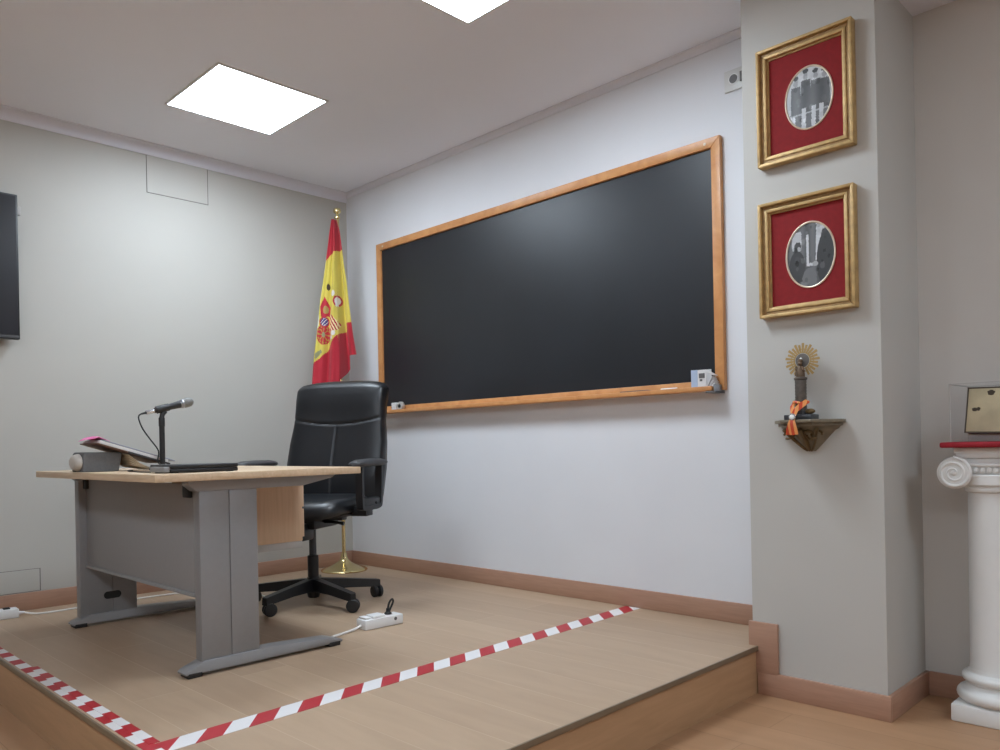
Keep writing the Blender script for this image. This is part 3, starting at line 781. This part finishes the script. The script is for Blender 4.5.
bp.tube(catmull([(0, 0.045, 0.07), (0, 0.050, 0.092), (0, 0.060, 0.108), (0, 0.071, 0.113), (0, 0.075, 0.104), (0, 0.070, 0.090), (0, 0.060, 0.074), (0.0, 0.053, 0.060)], 6), 0.0048, 10)
bp.build('black_plug', M['slot'], t)
MB().tube(catmull([(0, -0.104, 0.018), (0.006, -0.14, 0.010), (0.02, -0.205, 0.006), (0.04, -0.27, 0.006), (0.06, -0.33, 0.0065), (0.065, -0.40, 0.0065)], 6), 0.0055, 10).build('power_lead', M['white_cable'], t)

t, h = power_strip((0.150, -2.270, dz), rad(-3), 'white power strip lying near the skirting at the left edge of the picture', 3, 0.24)
MB().lathe([(0.010, 0), (0.009, 0.012), (0.0055, 0.03)], 14, T(0, h, 0.018) @ RX(-pi / 2)).build('cable_gland', M['white_plastic'], t)
MB().box((-0.016, 0.055, 0.0455), (0.016, 0.085, 0.052), 0.003).build('switch', M['slot'], t)
MB().tube(catmull([(0.0, h + 0.02, 0.018), (0.02, h + 0.08, 0.006), (0.030, h + 0.16, 0.005), (0.018, h + 0.26, 0.005), (0.00, h + 0.40, 0.005), (-0.01, h + 0.6, 0.005), (0.0, h + 0.85, 0.005), (0.03, h + 1.0, 0.005), (0.25, h + 1.12, 0.005), (0.50, h + 1.10, 0.005)], 8), 0.0045, 10).build('power_lead', M['white_cable'], t)

# ------------------------------------------------------------------ barrier tape stuck on the platform
ts = stripes('hazard stripes along', 1, 0, 0.160, 0.85, WHT, RED, 0.30)
L_ = 2.36
bm = MB()
n = 30
ring = []
for k in range(n + 1):
    y = YF + 0.0505 + k * (2.363) / n
    xc = 2.562 - (k / n) * 0.080 - 0.046
    ring.append([(xc - 0.043, y, PZ), (xc + 0.043, y, PZ), (xc + 0.043, y, PZ + 0.0012), (xc - 0.043, y, PZ + 0.0012)])
o = bm.loft(ring).build('barrier_tape', ts, smooth=False); tag(o, 'red and white striped barrier tape running across the platform to the blackboard wall', 'barrier tape')
tx = stripes('hazard stripes across', 0, 1, 0.164, 0.1, WHT, RED, 0.1)
o = MB().box((0.0, YF + 0.010, PZ), (2.562, YF + 0.050, PZ + 0.0012)).build('barrier_tape', tx, smooth=False)
tag(o, 'red and white striped barrier tape along the front edge of the platform, outer strip', 'barrier tape')
tx2 = stripes('hazard stripes across inner', 0, 1, 0.164, 0.1, WHT, RED, 0.22)
o = MB().box((1.30, YF + 0.036, PZ), (2.466, YF + 0.066, PZ + 0.0020)).build('barrier_tape', tx2, smooth=False)
tag(o, 'red and white striped barrier tape along the front edge of the platform, inner overlapping strip', 'barrier tape')

# ------------------------------------------------------------------ framed photographs on the column
def bw_photo(kind):
    """grey values of the printed photograph, x and y in -1..1"""
    rnd = random.Random(kind * 11 + 5)
    blots = [(rnd.uniform(-1, 1), rnd.uniform(-1, 1), rnd.uniform(0.04, 0.12), rnd.uniform(-0.10, 0.10)) for _ in range(60)]
    def g(x, y):
        if kind == 0:   # a group standing, dark coats, pale trousers
            v = 0.66 + 0.12 * y
            for hx, hy in ((-0.55, 0.35), (-0.12, 0.50), (0.30, 0.42), (0.66, 0.38)):
                if ell(x, y, hx, hy + 0.22, 0.10, 0.11) < 1: v = 0.56
                if abs(x - hx) < 0.20 + 0.05 * (hy - y) and -0.45 < y < hy + 0.10: v = 0.30 + 0.05 * sin(x * 9)
                if ell(x, y, hx, hy + 0.38, 0.12, 0.07) < 1: v = 0.20
            for lx in (-0.22, 0.20, 0.52):
                if abs(x - lx - 0.05 * (y + 0.4)) < 0.09 and -0.95 < y < -0.30: v = 0.74
            if y < -0.35 and v < 0.6 and abs(x) < 0.8: v = min(v, 0.34)
            if y < -0.5 and x < -0.6: v = 0.78
        else:           # two dark coated figures before pale columns
            v = 0.36 + 0.05 * sin(x * 14)
            if -0.16 < x < -0.06 and -0.35 < y < 0.62: v = 0.80
            if -0.06 <= x < 0.14 and -0.35 < y < -0.26: v = 0.78
            if 0.22 < x - 0.05 * y < 0.42 and -0.2 < y < 1: v = 0.80
            if y > 0.62 and x > 0.3: v = 0.76
            if -0.75 < x < -0.36 and 0.2 < y < 0.75: v = 0.74
            if ell(x, y, -0.52, 0.28, 0.15, 0.17) < 1: v = 0.27
            if ell(x, y, -0.46, 0.22, 0.07, 0.08) < 1: v = 0.66
            if ell(x, y, -0.55, -0.35, 0.34, 0.52) < 1: v = 0.25
            if ell(x, y, 0.62, 0.56, 0.15, 0.18) < 1: v = 0.24
            if ell(x, y, 0.62, -0.25, 0.36, 0.85) < 1: v = 0.22
            if ell(x, y, 0.20, -0.30, 0.12, 0.08) < 1: v = 0.62
            if ell(x, y, -0.05, -0.75, 0.30, 0.35) < 1: v = 0.42
        for bx, by, br_, ba in blots:
            if (x - bx) ** 2 + (y - by) ** 2 < br_ ** 2: v += ba
        v = max(0.05, min(0.9, v))
        c = v * v * 0.95
        return (c * 0.97, c, c * 1.04, 1)
    return g
def picture(x, z, w, h, ox, oz, orx, orz, label, kind):
    t = thing('framed_picture', label, 'framed photograph', (x, CY, z), 0, 'gilt framed oval photographs on the column')
    SW = Matrix(((1, 0, 0, 0), (0, 0, 1, 0), (0, 1, 0, 0), (0, 0, 0, 1)))
    def ringframe(a, b, d0, d1, name, m, bev=0.002):
        mm = MB(); hw, hh = w / 2, h / 2
        O = [(-hw + a, -hh + a), (hw - a, -hh + a), (hw - a, hh - a), (-hw + a, hh - a)]
        I = [(-hw + b, -hh + b), (hw - b, -hh + b), (hw - b, hh - b), (-hw + b, hh - b)]
        for k in range(4):
            mm.prism([O[k], O[(k + 1) % 4], I[(k + 1) % 4], I[k]], -d1, -d0, SW, bev)
        return mm.build(name, m, t)
    ringframe(0.000, 0.012, 0.0, 0.040, 'outer_moulding', M['gold'])
    ringframe(0.011, 0.026, 0.0, 0.026, 'cove_moulding', M['gold_dark'])
    ringframe(0.025, 0.037, 0.0, 0.030, 'inner_moulding', M['gold'])
    ringframe(0.036, 0.043, 0.0, 0.018, 'sight_edge', M['gold'], 0.001)
    MB().box((-w / 2 + 0.040, -0.012, -h / 2 + 0.040), (w / 2 - 0.040, -0.004, h / 2 - 0.040)).build('velvet_mat', M['velvet'], t, smooth=False)
    n = 56
    MB().tube([(ox + orx * cos(2 * pi * k / n), -0.013, oz + orz * sin(2 * pi * k / n)) for k in range(n)], 0.0036, 8, closed=True).build('oval_rim', M['cream_rim'], t)
    bm = bmesh.new(); cl = bm.loops.layers.float_color.new('print'); g = bw_photo(kind)
    NR, NA = 44, 120; rows = []
    for j in range(1, NR + 1):
        r = j / NR
        rows.append([bm.verts.new((ox + orx * r * cos(2 * pi * k / NA), -0.0128, oz + orz * r * sin(2 * pi * k / NA))) for k in range(NA)])
    c0_ = bm.verts.new((ox, -0.0128, oz))
    fs = []
    for k in range(NA): fs.append(bm.faces.new((c0_, rows[0][k], rows[0][(k + 1) % NA])))
    for a, b in zip(rows, rows[1:]):
        for k in range(NA): fs.append(bm.faces.new((a[k], b[k], b[(k + 1) % NA], a[(k + 1) % NA])))
    for f in fs:
        m_ = f.calc_center_median(); c = g((m_.x - ox) / orx, (m_.z - oz) / orz)
        for l in f.loops: l[cl] = c
    bmesh.ops.recalc_face_normals(bm, faces=bm.faces)
    q = MB(); q.bm.free(); q.bm = bm
    q.build('oval_print', M['photo'], t, smooth=False)
picture(3.484, PZ + 2.119, 0.368, 0.456, 0.014, -0.004, 0.090, 0.117, 'upper gilt framed photograph of a standing group in red velvet on the column', 0)
picture(3.480, PZ + 1.524, 0.368, 0.448, 0.012, -0.002, 0.093, 0.123, 'lower gilt framed photograph of dark coated figures in red velvet, above the bracket', 1)

# ------------------------------------------------------------------ carved bracket and small statue on it
bxc, bz = 3.478, PZ + 0.886
t = thing('wall_bracket', 'small carved dark wooden wall bracket on the column below the two photographs', 'wall bracket', (bxc, CY, bz))
def half_oct(hw, d, f=0.45): return [(-hw, 0), (-hw, -d * 0.25), (-hw * f, -d), (hw * f, -d), (hw, -d * 0.25), (hw, 0)]
m = MB().prism(half_oct(0.130, 0.142), -0.002, 0.010, bev=0.002).prism(half_oct(0.118, 0.122), -0.014, -0.001, bev=0.002)
m.build('shelf_plate', M['olive_wood'], t)
prof = [(1.0, -0.014), (0.92, -0.024), (0.82, -0.030), (0.72, -0.042), (0.55, -0.062), (0.36, -0.084), (0.22, -0.100), (0.14, -0.108)]
m = MB().loft([[(x * 0.90, y * 0.9, z) for x, y in [(p[0] * k, p[1] * k) for p in half_oct(0.122, 0.110)]] for k, z in prof])
m.build('carved_body', M['olive_wood'], t)
lf = MB()
for sgn in (-1, 0, 1):
    pts = []
    for k in range(9):
        f = k / 8; hw = 0.105 * (1 - f) ** 0.75 + 0.014
        pts.append((sgn * hw * 0.52, -0.098 * (1 - f * 0.83) - 0.004, -0.026 - 0.080 * f))
    lf.tube(pts, [0.008 * (1 - 0.4 * k / 8) for k in range(9)], 10)
for sgn in (-1, 1):
    pts = [(sgn * (0.052 + 0.020 * cos(a)), -0.080 + 0.012 * sin(a), -0.046 + 0.014 * sin(a)) for a in [q * 2 * pi / 16 for q in range(14)]]
    lf.tube(pts, 0.0045, 8)
def face_y(z):
    tab = [(-0.108, 0.14), (-0.084, 0.36), (-0.062, 0.55), (-0.042, 0.72), (-0.024, 0.92), (-0.014, 1.0)]
    for a, b in zip(tab, tab[1:]):
        if z <= b[0]: k = a[1] + (b[1] - a[1]) * (z - a[0]) / (b[0] - a[0]); return -0.099 * k - 0.003
    return -0.10
pts = []
for q in range(26):
    a = rad(-150 + 14 * q); r = 0.026 - 0.0006 * q
    x, z = 0.022 + r * cos(-a), -0.052 + r * 0.8 * sin(-a); pts.append((x, face_y(z), z))
lf.tube(pts, [0.0065 - 0.00012 * q for q in range(26)], 10)
pts = [(-0.002 + 0.001 * q * q * 0.12, face_y(-0.104 + 0.010 * q), -0.104 + 0.010 * q) for q in range(8)]
lf.tube(pts, [0.006, 0.008, 0.009, 0.0095, 0.009, 0.008, 0.007, 0.005], 10)
lf.build('carved_leaves', M['bronze'], t)

sx_, sy_ = 3.468, CY - 0.066
sz_ = bz + 0.010
t = thing('statuette', 'small pillar statuette with a golden rayed halo on the wall bracket', 'statuette', (sx_, sy_, sz_))
MB().box((-0.053, -0.034, 0), (0.053, 0.034, 0.020), 0.003).prism([(0.022 * cos(a) * 1.5, 0.02 * sin(a) * 1.3) for a in [q * pi / 4 + pi / 8 for q in range(8)]], 0.02, 0.034).build('plinth', M['base_black'], t)
pl = [(0.026, 0.032), (0.026, 0.040), (0.020, 0.044)]
for k in range(9):
    z = 0.046 + k * 0.0115; pl += [(0.0205, z), (0.0213, z + 0.005), (0.0202, z + 0.010)]
pl += [(0.024, 0.152), (0.0245, 0.158), (0.018, 0.161)]
MB().lathe(pl, 24).build('pillar', M['pillar_dark'], t)
fg = MB().lathe([(0.016, 0.158), (0.0165, 0.172), (0.0145, 0.186), (0.0125, 0.196), (0.0075, 0.203)], 18)
fg.ball((0, -0.003, 0.212), 0.0085, 1, 1, 1.15, 14).lathe([(0.0085, 0.216), (0.010, 0.222), (0.0075, 0.225), (0.004, 0.230)], 14)
fg.ball((-0.011, -0.009, 0.190), 0.0055, 1, 1, 1.2, 10).ball((-0.012, -0.011, 0.198), 0.0038, n=10)
fg.tube([(0.010, -0.004, 0.198), (0.014, -0.009, 0.188), (0.019, -0.006, 0.180)], [0.005, 0.0045, 0.003], 8)
fg.tube([(-0.013, 0.002, 0.185), (-0.018, 0.0, 0.172), (-0.021, 0.0, 0.166)], [0.005, 0.004, 0.002], 8)
fg.build('figure', M['figure'], t)
hc = Vector((0.002, 0.014, 0.224))
MB().tube([hc + Vector((0.0305 * cos(a), 0, 0.0305 * sin(a))) for a in [q * 2 * pi / 40 for q in range(40)]], 0.0022, 8, closed=True).tube([hc + Vector((0.043 * cos(a), 0, 0.043 * sin(a))) for a in [q * 2 * pi / 40 for q in range(40)]], 0.0014, 6, closed=True).build('halo_ring', M['halo'], t)
MB().lathe([(0.0255, -0.0015), (0.0265, 0.0), (0.0255, 0.0015)], 32, T(*hc) @ RX(pi / 2)).build('halo_disc', M['silver_dull'], t)
ry = MB()
for k in range(26):
    a = 2 * pi * k / 26 + 0.06
    if abs(math.degrees(a) % 360 - 270) < 22: continue
    r1 = 0.066 if k % 2 == 0 else 0.060
    d = Vector((cos(a), 0, sin(a))); s_ = Vector((-sin(a), 0, cos(a)))
    ry.loft([[hc + d * r + s_ * w + Vector((0, 0.001, 0)), hc + d * r - s_ * w + Vector((0, 0.001, 0)), hc + d * r - s_ * w - Vector((0, 0.0012, 0)), hc + d * r + s_ * w - Vector((0, 0.0012, 0))] for r, w in ((0.030, 0.0030), (0.048, 0.0042), (r1, 0.0048 if k % 2 == 0 else 0.0040))])
ry.build('halo_rays', M['halo'], t, smooth=False)
MB().ball(hc + Vector((0, -0.012, 0.006)), 0.0045, n=10).build('halo_jewel', M['white_dot'], t)

# ribbon with a medal tied round the foot of the pillar
rbs = stripes('ribbon stripes', 0, 2, 0.022, 0.12, rgb(196, 66, 34), rgb(226, 150, 84), 0.25)
t = thing('ribbon', 'orange and gold ribbon with a medal tied round the pillar, hanging over the bracket', 'ribbon', (sx_, sy_, sz_))
def band(pts, wv, th=0.0012):
    rings = []
    for i, (p, w) in enumerate(zip(pts, wv)):
        p = Vector(p); d = (Vector(pts[min(i + 1, len(pts) - 1)]) - Vector(pts[max(i - 1, 0)])).normalized()
        s_ = d.cross(Vector((0.2, -1, 0.1))).normalized(); nn = s_.cross(d).normalized()
        rings.append([p + s_ * w + nn * th, p - s_ * w + nn * th, p - s_ * w - nn * th, p + s_ * w - nn * th])
    return rings
m = MB()
m.loft(band([(0.030, -0.012, 0.070), (0.024, -0.030, 0.060), (0.012, -0.042, 0.048), (0.003, -0.056, 0.034), (0.002, -0.070, 0.016)], [0.008, 0.010, 0.010, 0.009, 0.008]))
m.loft(band([(-0.020, -0.010, 0.064), (-0.023, -0.026, 0.050), (-0.014, -0.046, 0.034), (-0.002, -0.066, 0.018)], [0.006, 0.007, 0.007, 0.007]))
m.tube([(0.026 * cos(a), 0.026 * sin(a), 0.064 + 0.004 * sin(a * 2)) for a in [q * 2 * pi / 24 for q in range(24)]], 0.005, 8, closed=True)
m.build('ribbon_loop', rbs, t)
m = MB()
for k, (dx, w1) in enumerate(((-0.010, 0.013), (0.006, 0.014))):
    m.loft(band([(0.002, -0.074 - 0.002 * k, 0.012), (0.002 + dx * 0.5, -0.084 - 0.003 * k, -0.010), (0.002 + dx, -0.083 - 0.003 * k, -0.034), (0.002 + dx * 1.3, -0.080 - 0.003 * k, -0.056)], [0.006, 0.009, 0.012, w1]))
m.build('ribbon_tail', rbs, t)
MB().lathe([(0.012, -0.002), (0.0135, 0.0), (0.012, 0.002)], 24, T(0.002, -0.084, 0.010) @ RX(pi / 2)).build('medal_rim', M['silver'], t)
MB().lathe([(0.008, -0.001), (0.0085, 0.001), (0.004, 0.003)], 20, T(0.002, -0.086, 0.010) @ RX(pi / 2)).build('medal_face', M['white_dot'], t)
o = MB().ball((0, 0, 0), 0.014, 1.35, 1, 0.75, 14).tube([(-0.012, -0.004, 0.002), (0, -0.012, 0.006), (0.014, -0.003, 0.003)], 0.004, 8)
o = o.build('shell_ornament', M['bronze'], loc=(sx_ + 0.040, sy_ - 0.014, sz_ + 0.020 + 0.0105)); tag(o, 'tiny bronze lump beside the pillar at the right of the statuette plinth', 'ornament')

# ------------------------------------------------------------------ pedestal, display case and old book
pcx, pcy, PA = 4.026, -0.020, 0.130
t = thing('pedestal', 'white plaster column pedestal with scrolled capital at the right edge', 'pedestal', (pcx, pcy, 0))
MB().box((-PA, -PA, 0), (PA, PA, 0.062), 0.006).build('plinth', M['pedestal'], t)
def torus_prof(r0, r1, z0, z1, n=8):
    zc, hr = (z0 + z1) / 2, (z1 - z0) / 2
    return [(r0 + (r1 - r0) * cos(a), zc + hr * sin(a)) for a in [-pi / 2 + pi * k / n for k in range(n + 1)]]
pr = [(0.11, 0.060)] + torus_prof(0.112, 0.139, 0.062, 0.112) + [(0.108, 0.116), (0.104, 0.124), (0.106, 0.130)] + torus_prof(0.104, 0.122, 0.132, 0.166) + [(0.100, 0.170), (0.098, 0.182)]
MB().lathe(pr, 56).build('base_moulding', M['pedestal'], t)
SH = PZ + 0.632
MB().lathe([(0.097, 0.175), (0.0945, 0.20), (0.0935, 0.5), (0.0915, SH - 0.02), (0.0915, SH)], 56).build('shaft', M['pedestal'], t)
MB().lathe([(0.092, SH - 0.012), (0.102, SH - 0.006), (0.104, SH + 0.002), (0.100, SH + 0.010), (0.112, SH + 0.018), (0.112, SH + 0.05)], 56).build('necking', M['pedestal'], t)
cap = MB()
zc = PZ + 0.692
cap.box((-0.112, -0.098, zc - 0.006), (0.112, 0.098, zc + 0.052), 0.006)
cap.build('capital_block', M['pedestal'], t)
def volute(sx):
    m = MB()
    # bolster running front to back
    m.lathe([(0.052, -0.118), (0.057, -0.110), (0.053, -0.098), (0.042, -0.05), (0.037, 0.0), (0.042, 0.05), (0.053, 0.098), (0.057, 0.110), (0.052, 0.118)], 40, T(sx * 0.108, 0, zc) @ RX(pi / 2))
    for sy in (-1, 1):
        # raised spiral on both faces
        pts, rr = [], []
        for k in range(70):
            a = k / 69 * 2 * pi * 2.35; r = 0.050 * (1 - k / 69) ** 0.9 + 0.006
            ang = pi / 2 + sx * a
            pts.append((sx * 0.108 + r * cos(ang), sy * 0.119, zc + r * sin(ang))); rr.append(0.0062 - 0.003 * k / 69)
        m.tube(pts, rr, 8)
        m.ball((sx * 0.108, sy * 0.119, zc), 0.010, 1, 0.6, 1, 14)
    return m.build('volute', M['pedestal'], t, angle=50)
volute(-1); volute(1)
for sy in (-1, 1):
    eg = MB()
    for k in range(5):
        x = -0.040 + 0.020 * k
        eg.ball((x, sy * 0.103, zc + 0.010), 0.009, 0.8, 0.8, 1.3, 10)
    eg.tube([(-0.06, sy * 0.104, zc + 0.028), (0.06, sy * 0.104, zc + 0.028)], 0.006, 8).tube([(-0.055, sy * 0.104, zc - 0.010), (0.055, sy * 0.104, zc - 0.010)], 0.005, 8)
    eg.build('egg_moulding', M['pedestal'], t)

AZ = PZ + 0.760
MB().box((-0.104, -0.104, AZ - 0.016), (0.104, 0.104, AZ + 0.004), 0.004).box((-0.110, -0.110, AZ + 0.002), (0.110, 0.110, AZ + 0.022), 0.005).build('abacus', M['pedestal'], t)
RZ0 = AZ + 0.022
o = MB().box((-0.146, -0.146, 0), (0.146, 0.146, 0.020), 0.007, 3).build('cloth_pad', M['red_cloth'], loc=(pcx, pcy, RZ0)); tag(o, 'crimson cloth covered board lying on top of the white pedestal', 'cloth pad')
CZ = RZ0 + 0.020
t = thing('display_case', 'clear acrylic display box on the crimson pad over the pedestal', 'display case', (pcx, pcy, CZ))
c, hh, th = 0.117, 0.205, 0.003
MB().box((-c, -c, 0), (c, -c + th, hh)).build('front_pane', M['acrylic'], t, smooth=False)
MB().box((-c, c - th, 0), (c, c, hh)).build('rear_pane', M['acrylic'], t, smooth=False)
MB().box((-c, -c + th, 0), (-c + th, c - th, hh)).build('side_pane', M['acrylic'], t, smooth=False)
MB().box((c - th, -c + th, 0), (c, c - th, hh)).build('side_pane', M['acrylic'], t, smooth=False)
MB().box((-c, -c, hh), (c, c, hh + th)).build('top_pane', M['acrylic'], t, smooth=False)
ed = MB()
for x in (-c, c):
    for y in (-c, c): ed.box((x - 0.0015, y - 0.0015, 0), (x + 0.0015, y + 0.0015, hh + th))
for x in (-c, c): ed.box((x - 0.0015, -c, hh), (x + 0.0015, c, hh + th + 0.0005))
for y in (-c, c): ed.box((-c, y - 0.0015, hh), (c, y + 0.0015, hh + th + 0.0005))
ed.build('polished_edge', M['grey_plastic'], t, smooth=False)
# an old parchment volume standing open to the front
t = thing('old_book', 'worn parchment bound old book leaning inside the clear display box', 'book', (pcx, pcy, CZ))
Bm = T(0.014, -0.035, 0.030) @ RX(rad(-14)) @ RY(rad(1.5))
MB().box((-0.104, -0.004, 0), (0.086, 0.000, 0.168), 0.0015, mtx=Bm).build('front_cover', M['parchment'], t)
MB().box((-0.101, 0.000, 0.003), (0.084, 0.034, 0.165), 0.002, mtx=Bm).build('page_block', M['parchment_dark'], t)
MB().box((-0.104, 0.034, 0), (0.086, 0.038, 0.168), 0.0015, mtx=Bm).build('rear_cover', M['parchment'], t)
mk = MB()
for x, z, a, b in ((-0.030, 0.148, 0.012, 0.010), (-0.078, 0.086, 0.009, 0.007), (-0.066, 0.088, 0.006, 0.007), (0.052, 0.078, 0.014, 0.026)):
    pts = [(x + a * cos(q * pi / 7) * (1 + 0.2 * sin(q * 2.3)), z + b * sin(q * pi / 7)) for q in range(14)]
    mk.prism(pts, -0.0008, 0.0008, Bm @ T(0, -0.0042, 0) @ Matrix(((1, 0, 0, 0), (0, 0, 1, 0), (0, 1, 0, 0), (0, 0, 0, 1))))
mk.box((-0.106, -0.0046, 0.164), (0.086, -0.0032, 0.1695), mtx=Bm).box((-0.106, -0.0046, 0.0), (-0.101, -0.0032, 0.166), mtx=Bm).box((-0.106, -0.0046, -0.001), (0.086, -0.0032, 0.004), mtx=Bm)
mk.build('worn_marks', M['parchment_dark'], t, smooth=False)
t = thing('book_stand', 'low clear acrylic wedge that props the old book inside the display box', 'book stand', (pcx, pcy, CZ))
MB().loft([[(x, -0.050, 0), (x, 0.07, 0), (x, 0.062, 0.030), (x, -0.036, 0.030), (x, -0.046, 0.036), (x, -0.052, 0.036)] for x in (-0.10, 0.10)]).build('wedge', M['acrylic'], t, smooth=False)

# ------------------------------------------------------------------ camera
cam = bpy.data.cameras.new('camera'); co = bpy.data.objects.new('camera', cam); COL.objects.link(co)
yaw, roll, f = 0.7771, -0.020, 786.01
fw_ = Vector((-sin(yaw), cos(yaw), 0)); rt = Vector((cos(yaw), sin(yaw), 0)); up = rt.cross(fw_)
r_ = rt * cos(roll) + up * sin(roll); u_ = -rt * sin(roll) + up * cos(roll)
mw = Matrix((r_, u_, -fw_)).transposed().to_4x4(); mw.translation = Vector((4.7392, -3.2606, PZ + 0.8233))
co.matrix_world = mw
cam.sensor_fit = 'HORIZONTAL'; cam.sensor_width = 36.0; cam.lens = f / 1000 * 36.0
cam.shift_x = -0.003; cam.shift_y = (445.21 - 375.0) / 1000.0
cam.clip_start = 0.02
scene.camera = co

# ------------------------------------------------------------------ world and view
w = bpy.data.worlds.new('world'); scene.world = w; w.use_nodes = True
w.node_tree.nodes['Background'].inputs[0].default_value = (0.5, 0.5, 0.5, 1)
w.node_tree.nodes['Background'].inputs[1].default_value = 0.2
scene.view_settings.view_transform = 'Standard'; scene.view_settings.look = 'None'
scene.view_settings.exposure = 0.0; scene.view_settings.gamma = 1.0
scene.view_settings.use_curve_mapping = False
scene.cycles.use_denoising = True
scene.cycles.max_bounces = 10; scene.cycles.diffuse_bounces = 6; scene.cycles.transparent_max_bounces = 16
